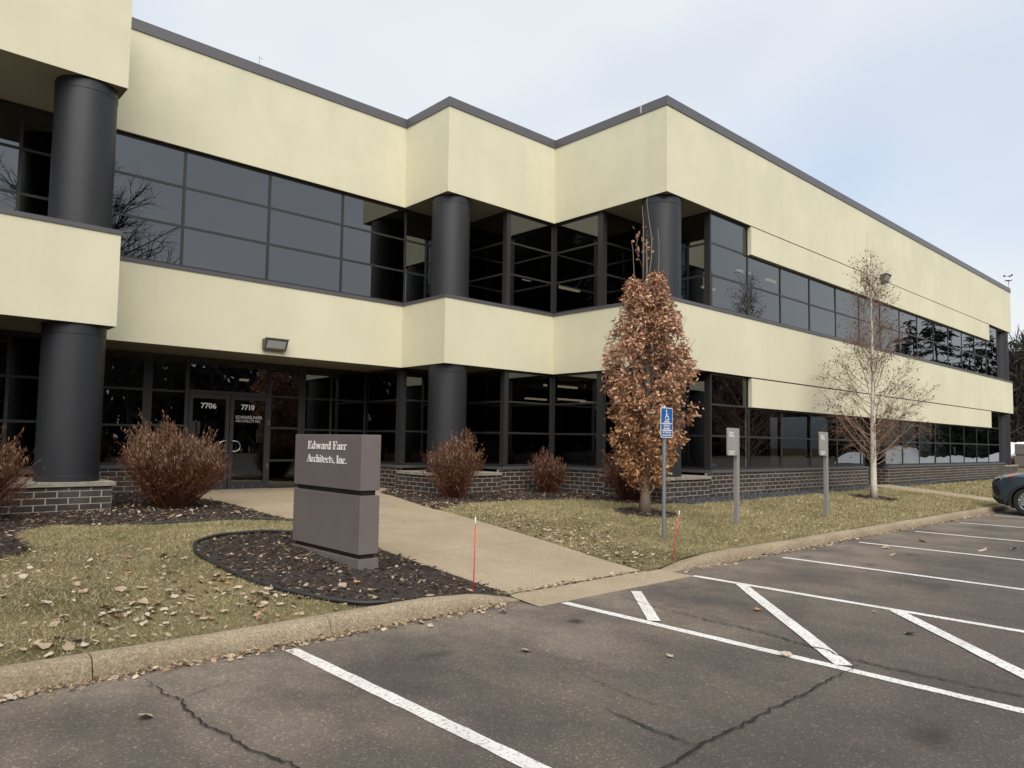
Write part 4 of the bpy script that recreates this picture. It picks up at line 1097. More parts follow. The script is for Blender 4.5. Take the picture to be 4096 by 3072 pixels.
# ------------------------------------------------------------------ oak with brown leaves
def oak():
    global RNG
    keep = RNG; RNG = np.random.default_rng(5)
    x, y = 11.35, 8.47; z0 = gz(x, y)
    t = thing('oak_tree', 'narrow young oak holding dense copper brown leaves beside the lawn sign', 'tree', (x, y, z0))
    zs_ = np.linspace(0, 1, 14); H = 5.3
    px = x + .04 * np.sin(zs_ * 5) - .02; py = y + .03 * np.cos(zs_ * 4) - .03
    rad = np.interp(zs_, [0, .02, .06, .15, .5, 1], [.135, .105, .088, .075, .045, .008])
    tr = MB().tube([(px[i], py[i], z0 - .05 + zs_[i] * H) for i in range(14)], rad, 12).build('trunk', 'oak_bark', t, smooth=True)
    RZ = ([.75, .9, 1.2, 1.65, 2.1, 2.45, 2.9, 3.4, 3.95, 4.4, 4.75, 5.0, 5.12], [.24, .42, .60, .74, .88, .95, .86, .70, .55, .42, .30, .18, .08])
    nb = 120; bz = np.sort(RNG.uniform(.8, 4.45, nb)); az = np.arange(nb) * 2.399 + RNG.normal(0, .3, nb)
    rr = np.interp(bz + .35, *RZ) * np.where(RNG.uniform(0, 1, nb) < .14, RNG.uniform(1.05, 1.25, nb), RNG.uniform(.70, 1.0, nb))
    fr_ = (bz - z0) / H
    b = np.stack([np.interp(fr_, zs_, px), np.interp(fr_, zs_, py), bz - .25], -1)
    e = np.stack([b[:, 0] + rr * np.cos(az), b[:, 1] + rr * np.sin(az), bz + .25 + rr * .75], -1)
    k = 6; u = np.linspace(0, 1, k)[None, :, None]
    paths = b[:, None] * (1 - u) + e[:, None] * u; paths[..., 2] += .10 * np.sin(u[..., 0] * math.pi) * -1
    paths += np.cumsum(RNG.normal(0, .012, (nb, k, 3)), axis=1) * u
    batch_ribbons(paths, np.linspace(.016, .003, k)[None] * np.ones((nb, 1)), 'branch', 'oak_twig', t)['kind'] = 'stuff'
    # leaves in clumps along the branches and on small spurs
    q = 1150
    si = RNG.integers(0, nb, q); uu = RNG.uniform(.08, 1, q) ** .62 * (k - 1); i0 = np.floor(uu).astype(int).clip(0, k - 2); f = (uu - i0)[:, None]
    P = paths[si, i0] * (1 - f) + paths[si, i0 + 1] * f
    cs = RNG.integers(11, 26, q); P = np.repeat(P + RNG.normal(0, .05, (q, 3)), cs, axis=0); q = len(P)
    P += RNG.normal(0, 1, (q, 3)) * np.array([.058, .058, .05])
    rad_ = np.hypot(P[:, 0] - x, P[:, 1] - y); lim = np.interp(P[:, 2], *RZ, left=.05, right=.04) * RNG.uniform(.95, 1.25, q)
    sc_ = np.minimum(1, lim / np.maximum(rad_, 1e-3)); P[:, 0] = x + (P[:, 0] - x) * sc_; P[:, 1] = y + (P[:, 1] - y) * sc_
    P = P[(P[:, 2] > .62) & (P[:, 2] < 5.15)]; q = len(P)
    out = unit(np.stack([P[:, 0] - x, P[:, 1] - y, np.zeros(q)], -1))
    D = unit(out * .55 + RNG.normal(0, .55, (q, 3)) + np.array([0, 0, -.25]))
    batch_leaves(P, D, RNG.uniform(.05, .105, q), RNG.uniform(.034, .068, q), 'foliage', 'oak_leaf', t, 'oak', .7)['kind'] = 'stuff'
    # bare leaders above the crown
    def leader(pts, r):
        MB().tube(pts, list(np.linspace(r, .003, len(pts))), 5).build('bare_leader', 'oak_twig', t, smooth=True)
    leader([(x - .10, y, 4.7), (x - .09, y, 5.2), (x - .12, y - .02, 5.6), (x - .10, y, 5.9), (x - .14, y, 6.2)], .013)
    leader([(x + .03, y - .02, 4.7), (x + .12, y - .03, 5.2), (x + .15, y - .02, 5.6), (x + .06, y, 6.05), (x + .01, y, 6.34), (x + .05, y, 6.42)], .012)
    leader([(x + .20, y - .10, 4.6), (x + .24, y - .12, 5.1), (x + .27, y - .1, 5.5), (x + .23, y - .1, 5.8)], .008)
    leader([(x - .33, y, 4.5), (x - .36, y + .02, 4.9), (x - .42, y, 5.3), (x - .47, y, 5.45)], .008)
    leader([(x - .12, y, 5.0), (x - .28, y, 5.2), (x - .30, y, 5.45), (x - .2, y, 5.7)], .006)
    leader([(x - .62, y, 3.6), (x - .68, y, 4.0), (x - .66, y, 4.3)], .006)
    q = 34; P = np.stack([x - .13 + RNG.normal(0, .10, q), y + RNG.normal(0, .05, q), RNG.uniform(5.1, 5.75, q)], -1)
    batch_leaves(P, unit(RNG.normal(0, 1, (q, 3))), RNG.uniform(.06, .11, q), RNG.uniform(.035, .06, q), 'top_leaf', 'oak_leaf', t, 'oak', .5)['kind'] = 'stuff'
    RNG = keep
oak()

# ------------------------------------------------------------------ birch, nearly bare
def branching(name, mat_l, mat_t, t, trunk_pts, prim, nsec, nter, seed, droop=.25, leaf=0, leafmat=None, thick=1., sec_len=(.25, .5), ter_len=(.15, .35), leaf_size=(.035, .06), limbname='limb'):
    """prim: list of polylines (k,3) for the limbs; adds secondaries and fine twigs, then leaves"""
    global RNG
    keep = RNG; RNG = np.random.default_rng(seed)
    prim = np.asarray(prim); n, k, _ = prim.shape
    batch_ribbons(prim, np.linspace(.020, .004, k)[None] * thick * RNG.uniform(.7, 1.2, (n, 1)), limbname, mat_l, t)['kind'] = 'stuff'
    def grow(src, count, lo, length, spread, w0, w1, kk, dr, nm):
        m_ = count; n_, k_, _ = src.shape
        si = RNG.integers(0, n_, m_); uu = RNG.uniform(lo, .98, m_) * (k_ - 1); i0 = np.floor(uu).astype(int).clip(0, k_ - 2); f = (uu - i0)[:, None]
        p0 = src[si, i0] * (1 - f) + src[si, i0 + 1] * f
        d = unit(unit(src[si, i0 + 1] - src[si, i0]) + RNG.normal(0, spread, (m_, 3)))
        Ls = RNG.uniform(*length, m_); v = np.linspace(0, 1, kk)[None, :, None]
        pp = p0[:, None] + d[:, None] * v * Ls[:, None, None]
        pp[..., 2] -= dr * Ls[:, None] * v[..., 0] ** 2 * RNG.uniform(.2, 1.6, m_)[:, None]
        pp += np.cumsum(RNG.normal(0, .02, (m_, kk, 3)) * Ls[:, None, None], axis=1)
        batch_ribbons(pp, np.linspace(w0, w1, kk)[None] * thick * np.ones((m_, 1)), nm, mat_t, t)['kind'] = 'stuff'
        return pp
    s1 = grow(prim, nsec, .2, sec_len, .45, .0062, .0024, 5, droop * .6, 'branch')
    s2 = grow(s1, nter, .15, ter_len, .5, .0030, .0014, 4, droop, 'twig')
    if leaf:
        P = s2[RNG.integers(0, len(s2), leaf), RNG.integers(1, 4, leaf)]
        D = unit(np.stack([RNG.normal(0, .5, leaf), RNG.normal(0, .5, leaf), RNG.normal(-.8, .4, leaf)], -1))
        L = RNG.uniform(*leaf_size, leaf)
        batch_leaves(P, D, L, L * .55, 'leaf', leafmat, t, 'round', .6)['kind'] = 'stuff'
    RNG = keep
def birch():
    x, y = 20.47, 7.80; z0 = gz(x, y)
    R_ = np.random.default_rng(21)
    t = thing('birch_tree', 'slender white-barked birch with bare twigs and a few brown leaves', 'tree', (x, y, z0))
    zs_ = np.linspace(0, 1, 16); H = 6.6
    tp = [(x + .05 * math.sin(q * 6) * q, y + .04 * math.cos(q * 5) * q, z0 - .05 + q * H) for q in zs_]
    MB().tube(tp, np.interp(zs_, [0, .03, .3, .6, 1], [.098, .083, .066, .034, .006]), 12).build('trunk', 'birch_bark', t, smooth=True)
    RZ = ([1.2, 1.8, 2.6, 3.2, 3.8, 4.5, 5.2, 6.0, 6.8], [.85, 1.05, 1.3, 1.32, 1.02, .66, .42, .28, .15])
    nb = 78; prim = []
    for i in range(nb):
        zb = 1.1 + (i / nb) ** 1.4 * 4.75; az = i * 2.399 + R_.normal(0, .3)
        zt_ = zb + R_.uniform(.7, 1.5) * (1.0 if zb < 3.5 else .75)
        rr = np.interp(min(zt_, 6.8), *RZ) * R_.uniform(.7, 1.05)
        bx_, by_ = np.interp(zb, [p[2] for p in tp], [p[0] for p in tp]), np.interp(zb, [p[2] for p in tp], [p[1] for p in tp])
        k = 8; pl = []
        for j in range(k):
            u = j / (k - 1)
            pl.append((bx_ + rr * math.cos(az) * u ** .9 + R_.normal(0, .012), by_ + rr * math.sin(az) * u ** .9 + R_.normal(0, .012), zb + (zt_ - zb) * u ** 1.15 + R_.normal(0, .01)))
        prim.append(pl)
    branching('b', 'birch_limb', 'birch_twig', t, tp, prim, 1000, 4800, 31, .30, 2600, 'birch_leaf', .60, (.25, .65), (.15, .42), (.03, .06))
birch()

# ------------------------------------------------------------------ parked car (only its nose stands in the picture)
def car(xc, ynose):
    t = thing('parked_car', 'dark blue compact crossover parked nose-in at the kerb, cut by the right edge', 'car', (xc, ynose - 2.3, 0))
    # stations from nose (0) to tail (4.6): half-width, floor z, belt z, top z
    ST = [(-.02, .50, .46, .70, .74), (.04, .66, .34, .82, .86), (.16, .80, .26, .90, .945), (.34, .885, .22, .93, 1.00), (.60, .925, .20, .96, 1.04), (.95, .935, .20, .985, 1.075), (1.3, .935, .20, 1.0, 1.105), (1.55, .935, .2, 1.01, 1.11), (2.4, .94, .2, 1.02, 1.10), (3.4, .935, .2, 1.04, 1.10), (4.1, .92, .22, 1.06, 1.11), (4.42, .88, .28, 1.06, 1.10), (4.56, .80, .42, .98, 1.02)]
    mb = MB(); rings = []
    for s_, w, zb, zm, ztop in ST:
        half = [(0, zb), (w * .80, zb), (w * .95, zb + .06), (w, zb + (zm - zb) * .35), (w * .995, zb + (zm - zb) * .62), (w * .97, zm - .02), (w * .90, zm + (ztop - zm) * .45), (w * .70, ztop - .008), (0, ztop + .012)]
        ring = [(xc + a, ynose - s_, b) for a, b in half] + [(xc - a, ynose - s_, b) for a, b in reversed(half[1:-1])]
        rings.append(ring)
    n = len(rings[0])
    for r in rings: mb.v += r
    for i in range(len(rings) - 1):
        for j in range(n):
            j2 = (j + 1) % n; mb.f.append((i * n + j, i * n + j2, (i + 1) * n + j2, (i + 1) * n + j))
    mb.f.append(tuple(range(n))); mb.f.append(tuple(reversed(range((len(rings) - 1) * n, len(rings) * n))))
    body = mb.build('body', 'car_paint', t, smooth='auto')
    bm_ = bmesh.new(); bm_.from_mesh(body.data); bmesh.ops.recalc_face_normals(bm_, faces=bm_.faces); bm_.to_mesh(body.data); bm_.free()
    WY = (ynose - .86, ynose - 3.57)
    cut = MB()
    for wy in WY:
        for sx in (-1, 1):
            pts = [(xc + sx * .62, wy + .385 * math.cos(a), .345 + .385 * math.sin(a)) for a in np.linspace(0, 2 * math.pi, 28, endpoint=False)]
            cut.extr(pts, (sx * .5, 0, 0))
    co = cut.build('cutter', 'car_black')
    bm_ = bmesh.new(); bm_.from_mesh(co.data); bmesh.ops.recalc_face_normals(bm_, faces=bm_.faces); bm_.to_mesh(co.data); bm_.free()
    md = body.modifiers.new('arches', 'BOOLEAN'); md.operation = 'DIFFERENCE'; md.object = co; md.solver = 'EXACT'
    dg = bpy.context.evaluated_depsgraph_get(); dg.update()
    me = bpy.data.meshes.new_from_object(body.evaluated_get(dg)); body.modifiers.clear(); body.data = me
    bpy.data.objects.remove(co)
    def surf(s_, j, sx):
        w, zb, zm, ztop = [float(np.interp(s_, [q[0] for q in ST], [q[c] for q in ST])) for c in (1, 2, 3, 4)]
        half = [(0, zb), (w * .80, zb), (w * .95, zb + .06), (w, zb + (zm - zb) * .35), (w * .995, zb + (zm - zb) * .62), (w * .97, zm - .02), (w * .90, zm + (ztop - zm) * .45), (w * .70, ztop - .008), (0, ztop + .012)]
        i = min(7, int(j)); f = j - i
        return Vector((xc + sx * (half[i][0] * (1 - f) + half[i + 1][0] * f), ynose - s_, half[i][1] * (1 - f) + half[i + 1][1] * f))
    def patch(rows, sx, off, nm, mat):
        mb = MB(); m_ = 7
        for s_, j0, j1 in rows:
            for q in range(m_):
                j = j0 + (j1 - j0) * q / (m_ - 1); p = surf(s_, j, sx)
                du = surf(s_ + .02, j, sx) - surf(s_ - .02, j, sx); dv = surf(s_, min(7.9, j + .05), sx) - surf(s_, j - .05, sx)
                nn = du.cross(dv)
                if nn.length > 1e-9: nn.normalize()
                if nn.dot(Vector((sx, .35, .2))) < 0: nn = -nn
                mb.v.append(tuple(p + nn * off))
        for i in range(len(rows) - 1):
            for q in range(m_ - 1): mb.f.append((i * m_ + q, i * m_ + q + 1, (i + 1) * m_ + q + 1, (i + 1) * m_ + q))
        mb.build(nm, mat, t, smooth=True)
    # greenhouse
    G = [(1.30, .80, 1.085, 1.10), (1.95, .72, 1.085, 1.50), (2.35, .69, 1.085, 1.635), (3.2, .68, 1.085, 1.66), (3.95, .66, 1.085, 1.58), (4.38, .70, 1.085, 1.12)]
    gm = MB(); rings = []
    for s_, w, zb, zt_ in G:
        rings.append([(xc - w - .10, ynose - s_, zb), (xc - w + .04, ynose - s_, zt_ - .05), (xc - w + .14, ynose - s_, zt_), (xc + w - .14, ynose - s_, zt_), (xc + w - .04, ynose - s_, zt_ - .05), (xc + w + .10, ynose - s_, zb)])
    n = 6
    for r in rings: gm.v += r
    for i in range(len(rings) - 1):
        for j in range(n - 1): gm.f.append((i * n + j, i * n + j + 1, (i + 1) * n + j + 1, (i + 1) * n + j))
    gm.build('window_glass', 'car_glass', t, smooth='auto')
    rf = MB(); zr = [r for r in rings[1:5]]
    P = [(xc - .66, ynose - 1.90, 1.49), (xc - .60, ynose - 2.35, 1.648), (xc - .58, ynose - 3.2, 1.672), (xc - .58, ynose - 3.97, 1.59)]
    for a, b in zip(P[:-1], P[1:]): rf.quad(a, b, (2 * xc - b[0], b[1], b[2]), (2 * xc - a[0], a[1], a[2]))
    rf.build('roof', 'car_paint', t, smooth=True)
    for sx in (-1, 1):
        # pillars
        for a, b in (((.88, 1.36, 1.09), (.70, 2.0, 1.50)), ((.90, 2.55, 1.09), (.70, 2.6, 1.62)), ((.90, 3.45, 1.09), (.68, 3.4, 1.63)), ((.86, 4.30, 1.10), (.67, 3.95, 1.56))):
            MB().tube([(xc + sx * a[0], ynose - a[1], a[2]), (xc + sx * b[0], ynose - b[1], b[2])], .032, 6).build('pillar', 'car_paint', t)
        # headlamp with amber side marker, bumper vent and black lower edge, all following the body surface
        patch([(.015, 4.75, 5.75), (.06, 4.62, 5.95), (.14, 4.60, 6.05), (.26, 4.78, 6.10), (.38, 5.0, 6.12), (.50, 5.25, 6.14), (.66, 5.75, 6.16)], sx, .007, 'headlight', 'headlamp')
        patch([(.42, 5.10, 5.40), (.48, 5.18, 5.55), (.55, 5.38, 5.75), (.61, 5.6, 5.9)], sx, .014, 'side_marker', 'amber')
        patch([(.02, 4.78, 5.0), (.07, 4.68, 4.95), (.15, 4.66, 4.92), (.26, 4.83, 5.02)], sx, .013, 'lamp_strip', 'chrome')
        patch([(.07, 3.3, 4.25), (.12, 3.0, 4.30), (.18, 2.9, 4.15), (.24, 2.95, 3.6)], sx, .009, 'bumper_vent', 'car_black')
        patch([(-.01, .6, 2.15), (.05, .6, 2.3), (.16, .6, 2.35), (.30, .6, 2.4), (.46, .6, 2.3)], sx, .008, 'lower_valance', 'car_black')
        MB().box(xc + sx * .94, xc + sx * 1.06, ynose - 1.75, ynose - 1.58, 1.03, 1.17).build('mirror', 'car_paint', t, bevel=.03)
        for y0 in (2.45, 3.3):
            MB().box(xc + sx * .935, xc + sx * .965, ynose - y0 - .16, ynose - y0, .88, .91).build('door_handle', 'car_paint', t)
    # grille and lower valance
    MB().box(xc - .46, xc + .46, ynose - .03, ynose + .022, .56, .735).build('grille', 'car_black', t, bevel=.01)
    for wy in WY:
        for sx in (-1, 1):
            wx = xc + sx * .80
            w = bpy.data.objects.new('wheel', None); C.objects.link(w); put(w, t)
            def ringm(prof, nm, mat, nseg=40):
                mb = MB(); base = 0
                for r, o_ in prof:
                    for q in range(nseg):
                        a = 2 * math.pi * q / nseg; mb.v.append((wx + sx * o_, wy + r * math.cos(a), .345 + r * math.sin(a)))
                for i in range(len(prof) - 1):
                    for q in range(nseg):
                        q2 = (q + 1) % nseg; mb.f.append((i * nseg + q, i * nseg + q2, (i + 1) * nseg + q2, (i + 1) * nseg + q))
                return mb.build(nm, mat, w, smooth='auto')
            ringm([(.20, -.10), (.335, -.10), (.347, -.07), (.347, .07), (.335, .10), (.30, .112), (.245, .105), (.235, .09)], 'tyre', 'tyre')
            ringm([(.238, .10), (.225, .108), (.215, .085), (.21, -.05), (.02, -.05)], 'rim', 'alloy')
            for q in range(10):
                a = 2 * math.pi * (q // 2) / 5 + (.14 if q % 2 else -.14); c_, s2 = math.cos(a), math.sin(a)
                MB().tube([(wx + sx * .085, wy + .05 * c_, .345 + .05 * s2), (wx + sx * .10, wy + .222 * c_, .345 + .222 * s2)], [.024, .015], 6).build('spoke', 'alloy', w)
            MB().extr([(wx + sx * .075, wy + .06 * math.cos(a), .345 + .06 * math.sin(a)) for a in np.linspace(0, 2 * math.pi, 16, endpoint=False)], (sx * .03, 0, 0)).build('hub_cap', 'alloy', w)
            # black arch cladding
            ar = MB(); st = np.linspace(-.25, math.pi + .25, 26)
            prof = [(.372, -.06), (.372, .012), (.395, .018), (.435, .012), (.448, -.03)]
            for a in st:
                for r, o_ in prof: ar.v.append((xc + sx * (.93 + o_), wy + r * math.cos(a), .345 + r * math.sin(a)))
            m_ = len(prof)
            for i in range(len(st) - 1):
                for j in range(m_ - 1): ar.f.append((i * m_ + j, (i + 1) * m_ + j, (i + 1) * m_ + j + 1, i * m_ + j + 1))
            ar.build('arch_cladding', 'car_black', t, smooth='auto')
    MB().box(xc - .80, xc + .80, ynose - 4.3, ynose - .45, .17, .24).build('underbody', 'car_black', t)
    MB().box(xc - .62, xc + .62, ynose - 3.95, ynose - .48, .24, .70).build('chassis_core', 'car_black', t)
car(22.27, 5.40)

# ------------------------------------------------------------------ background: conifers, woods, snow bank
def conifer(x, y, h, r, label, seed, group='dark conifers at the edge of the lot', nl=2600):
    global RNG
    keep = RNG; RNG = np.random.default_rng(seed)
    z0 = .3
    t = thing('conifer_tree', label, 'tree', (x, y, z0), group)
    MB().tube([(x, y, z0 - .2), (x, y, z0 + h * .5), (x, y, z0 + h)], [h * .016, h * .010, .02], 7).build('trunk', 'bark_dark', t)
    nb = int(h * 11); zb = (RNG.uniform(.06, 1., nb)) * h; az = RNG.uniform(0, 6.28, nb)
    L = r * (1 - (zb / h)) ** .85 * RNG.uniform(.7, 1.1, nb) + .12
    k = 5; u = np.linspace(0, 1, k)[None, :]
    br = np.stack([x + L[:, None] * u * np.cos(az)[:, None], y + L[:, None] * u * np.sin(az)[:, None], z0 + zb[:, None] + L[:, None] * (-.28 * u + .16 * u ** 2)], -1)
    q = nl; si = RNG.choice(nb, q, p=L / L.sum()); uu = RNG.uniform(.12, 1, q); P = np.empty((q, 3))
    for a in range(3): P[:, a] = br[si, 0, a] + (br[si, -1, a] - br[si, 0, a]) * uu
    P += RNG.normal(0, .10 + .02 * h / 10, (q, 3)) * np.array([1, 1, .6])
    D = unit(np.stack([np.cos(az[si]), np.sin(az[si]), np.full(q, -.55)], -1) + RNG.normal(0, .5, (q, 3)))
    batch_ribbons(br, np.linspace(.035, .01, k)[None] * np.ones((nb, 1)), 'branch', 'bark_dark', t)['kind'] = 'stuff'
    batch_leaves(P, D, RNG.uniform(.35, .75, q) * (h / 12) ** .5, RNG.uniform(.10, .22, q), 'crown', 'needle', t, 'round', .2)['kind'] = 'stuff'
    RNG = keep
conifer(101, 22.6, 14.2, 3.4, 'dark spruce standing out of the wood just right of the building end', 41, nl=5000)
conifer(104, 21.6, 15.6, 3.6, 'tallest dark spruce above the wood, nearest the right edge', 42, nl=5000)
# trees across the lot, seen in the upper panes
for i, (x, y, h) in enumerate(((80, -7.5, 14.5), (90, -8, 17), (103, -9, 14), (121, -11, 19))):
    conifer(x, y, h, 4.6, ['first', 'second', 'third', 'fourth'][i] + ' tall spruce from the left mirrored in the far upper windows', 50 + i, 'spruces mirrored in the far upper windows', 5200)
def bare_tree(x, y, h, r, label, seed, z0=0., nprim=60, nsec=900, nter=3200):
    R_ = np.random.default_rng(seed)
    t = thing('bare_tree', label, 'tree', (x, y, z0), 'bare trees mirrored in the windows')
    MB().tube([(x, y, z0 - .2), (x + .1, y, z0 + h * .25), (x - .1, y + .1, z0 + h * .6), (x, y, z0 + h * .95)], [h * .022, h * .017, h * .010, .02], 9).build('trunk', 'bark_dark', t, smooth=True)
    prim = []
    for i in range(nprim):
        zb = z0 + h * (.28 + .5 * i / nprim); az = i * 2.4 + R_.normal(0, .3); zt_ = min(z0 + h, zb + h * R_.uniform(.12, .34)); rr = r * math.sqrt(max(.05, 1 - ((zt_ - z0) / h - .55) ** 2 / .25)) * R_.uniform(.75, 1.05)
        prim.append([(x + rr * math.cos(az) * (j / 7) + R_.normal(0, .06), y + rr * math.sin(az) * (j / 7) + R_.normal(0, .06), zb + (zt_ - zb) * (j / 7) ** .8) for j in range(8)])
    branching('t', 'bark_dark', 'bark_dark', t, None, prim, nsec, nter, seed + 1, .15, 0, None, 4.2, (.8, 2.2), (.4, 1.2))
bare_tree(9.6, -17, 16, 5.2, 'wide bare tree mirrored in the upper windows by the front left column', 61)
bare_tree(17.0, -30, 12, 3.6, 'smaller bare tree mirrored low in the upper windows over the doors', 63)
bare_tree(-16, -14.5, 21, 6.0, 'dense bare tree mirrored left of centre in the inner corner windows', 65, 0., 90, 2600, 9000)
bare_tree(-23.0, -23, 23, 7.0, 'tall bare tree mirrored in the middle of the inner corner windows', 67, 0., 90, 2600, 9000)
bare_tree(-27.0, -32, 24, 7.0, 'farther bare tree mirrored right of centre in the inner corner windows', 69, 0., 90, 2600, 9000)
# far wood behind the lot, one mass
def woods(name, label, x0, x1, yc, depth, h, n, seed, per=46, tw=(.25, .95)):
    global RNG
    keep = RNG; RNG = np.random.default_rng(seed)
    b = np.stack([RNG.uniform(x0, x1, n), yc + RNG.uniform(-depth, depth, n), np.full(n, -.3)], -1)
    hh = h * RNG.uniform(.65, 1.1, n) * (1 + .15 * np.sin(b[:, 0] * .11) + .1 * np.sin(b[:, 0] * .37))
    k = 4; u = np.linspace(0, 1, k)[None, :, None]
    e = b + np.stack([RNG.normal(0, .6, n), RNG.normal(0, .6, n), hh], -1)
    tr_ = b[:, None] * (1 - u) + e[:, None] * u
    stems = batch_ribbons(tr_, np.linspace(.16, .03, k)[None] * np.ones((n, 1)), name, 'woods', None)
    tag(stems, label, 'woods', None, 'stuff')
    q = n * per; si = RNG.integers(0, n, q); uu = RNG.uniform(.06, 1, q)[:, None]
    P = b[si] * (1 - uu) + e[si] * uu + RNG.normal(0, 1, (q, 3)) * np.array([1.1, 1.1, .6]) * (1.1 - .6 * uu)
    D = unit(RNG.normal(0, .6, (q, 3)) + np.array([0, 0, .8]))
    o = batch_leaves(P, D, RNG.uniform(.9, 2.4, q), RNG.uniform(*tw, q), 'twig_mass', 'woods', stems, 'lance', .2); o['kind'] = 'stuff'
    RNG = keep
woods('far_wood', 'dark wood across the parking lot mirrored in the ground floor panes', -70, 250, -52, 6, 13.0, 1300, 71)
woods('side_wood', 'brown leafless wood beyond the end of the building', 86, 99, 20.5, 4.5, 11.5, 170, 72, 260, (.04, .13))
woods('lot_end_wood', 'dark wood beyond the far end of the parking lot', 110, 118, 0, 30, 9.0, 260, 73, 90, (.12, .45))

def snow_bank():
    nx_, ny_ = 110, 14; R_ = np.random.default_rng(3)
    u = np.linspace(0, 1, nx_); v = np.linspace(-1, 1, ny_)
    cxp = np.interp(u, [0, .25, .6, 1], [66, 73.5, 76, 77]); cyp = np.interp(u, [0, .25, .6, 1], [19, 12, 3, -12])
    hh = 1.1 + .35 * np.sin(u * 23) + .25 * np.sin(u * 51 + 1) + .5 * np.exp(-((u - .10) / .08) ** 2)
    V = np.empty((nx_, ny_, 3))
    for j, w in enumerate(v):
        V[:, j, 0] = cxp + w * 2.6; V[:, j, 1] = cyp + w * .9
        V[:, j, 2] = np.maximum(0, hh * (1 - abs(w) ** 1.7) + R_.normal(0, .09, nx_) * (1 - abs(w)))
    V[..., 2] += np.where(V[..., 1] > 5.5, .34, 0.) - .01
    idx = np.arange(nx_ * ny_).reshape(nx_, ny_)
    F = np.stack([idx[:-1, :-1], idx[1:, :-1], idx[1:, 1:], idx[:-1, 1:]], -1).reshape(-1, 4)
    tag(npmesh('snow_bank', V.reshape(-1, 3), F, 'snow', smooth=True), 'long heap of ploughed white snow at the end of the parking lot', 'snow bank')
snow_bank()
shrub(60.5, 13.6, 1.1, 1.0, 'low reddish shrub far off beside the plain monument sign', 500, 6)

# ------------------------------------------------------------------ turf blades, bark chips, gravel, litter
def scatter(n, x0, x1, y0, y1, weight=None):
    X = RNG.uniform(x0, x1, n); Y = RNG.uniform(y0, y1, n); return X, Y
def not_lawn(X, Y, pad=.0):
    r = inpoly(X, Y, M1) | inpoly(X, Y, M2) | inpoly(X, Y, M3) | inpoly(X, Y, GR[0]) | inpoly(X, Y, GR[1]) | inpoly(X, Y, PATH2)
    r |= (X > 5.2 - pad) & (X < walk_right(Y) + pad)
    for a, b, c in RINGS: r |= np.hypot(X - a, Y - b) < c
    return r
bl = []
for a, b in ((9.232, 6.545), (11.735, 6.775), (15.01, 6.645), (8.03, 5.62), (13.6, 8.8)):
    q = 130; an = RNG.uniform(0, 6.28, q); rr = np.abs(RNG.normal(.05, .03, q)); bl.append(np.stack([a + rr * np.cos(an), b + rr * np.sin(an)], -1))
for n, x0, x1, y0, y1 in ((115000, -.2, 5.2, 5.6, 11.4), (105000, 7.3, 14.5, 5.6, 11.2), (60000, 14.5, 24.5, 5.6, 9.0), (26000, 24.5, 43, 5.6, 9.0)):
    X, Y = scatter(n, x0, x1, y0, y1); k = ~not_lawn(X + RNG.normal(0, .015, n), Y + RNG.normal(0, .015, n)); bl.append(np.stack([X[k], Y[k]], -1))
B = np.concatenate(bl); n = len(B)
P = np.stack([B[:, 0], B[:, 1], ground(B[:, 0], B[:, 1]) - .004], -1)
D = unit(np.stack([RNG.normal(0, .75, n), RNG.normal(0, .75, n), RNG.uniform(.25, 1.0, n)], -1))
cl_ = .5 + .25 * np.sin(B[:, 0] * 5.1 + 2 * np.sin(B[:, 1] * 3.3)) + .25 * np.sin(B[:, 1] * 6.7 + 2 * np.sin(B[:, 0] * 2.9 + 1))
far_ = 1 + np.maximum(0, np.hypot(B[:, 0], B[:, 1]) - 9) * .07
o = batch_leaves(P, D, RNG.uniform(.022, .055, n) * (.7 + .7 * cl_) * far_ ** .5, RNG.uniform(.0022, .0045, n) * far_ ** 1.6, 'turf_grass', 'blades', None, 'blade', .3)
tag(o, 'short half dormant yellow green grass of the lawns', 'grass', None, 'stuff')

X, Y = scatter(120000, -2, 13.6, 5.6, 16.3)
k = inpoly(X, Y, M1) | inpoly(X, Y, M2) | inpoly(X, Y, M3)
X, Y = X[k], Y[k]
for a, b, c in RINGS:
    q = 1800; an = RNG.uniform(0, 6.28, q); rr = c * np.sqrt(RNG.uniform(.01, 1.15, q)); X = np.append(X, a + rr * np.cos(an)); Y = np.append(Y, b + rr * np.sin(an))
n = len(X); P = np.stack([X, Y, ground(X, Y) + RNG.uniform(-.004, .018, n)], -1)
D = unit(np.stack([RNG.normal(0, 1, n), RNG.normal(0, 1, n), RNG.normal(0, .22, n)], -1))
L = RNG.uniform(.02, .10, n)
tag(batch_leaves(P, D, L, L * RNG.uniform(.06, .22, n), 'bark_mulch', 'chips', None, 'lance', .2), 'dark shredded bark mulch covering the planting beds', 'mulch', None, 'stuff')

gx = []
for G_ in GR:
    X, Y = scatter(16000, min(p[0] for p in G_), min(30, max(p[0] for p in G_)), 8.85, 9.6); k = inpoly(X, Y, G_); gx.append(np.stack([X[k], Y[k]], -1))
B = np.concatenate(gx); n = len(B)
oc = np.array([(1, 0, 0), (0, 1, 0), (-1, 0, 0), (0, -1, 0), (0, 0, .7), (0, 0, -.7)]); of = np.array([(0, 1, 4), (1, 2, 4), (2, 3, 4), (3, 0, 4), (1, 0, 5), (2, 1, 5), (3, 2, 5), (0, 3, 5)])
s_ = RNG.uniform(.008, .022, n); an = RNG.uniform(0, 6.28, n)
V = np.empty((n, 6, 3)); V[..., 0] = (oc[None, :, 0] * np.cos(an)[:, None] - oc[None, :, 1] * np.sin(an)[:, None]); V[..., 1] = (oc[None, :, 0] * np.sin(an)[:, None] + oc[None, :, 1] * np.cos(an)[:, None]); V[..., 2] = oc[None, :, 2]
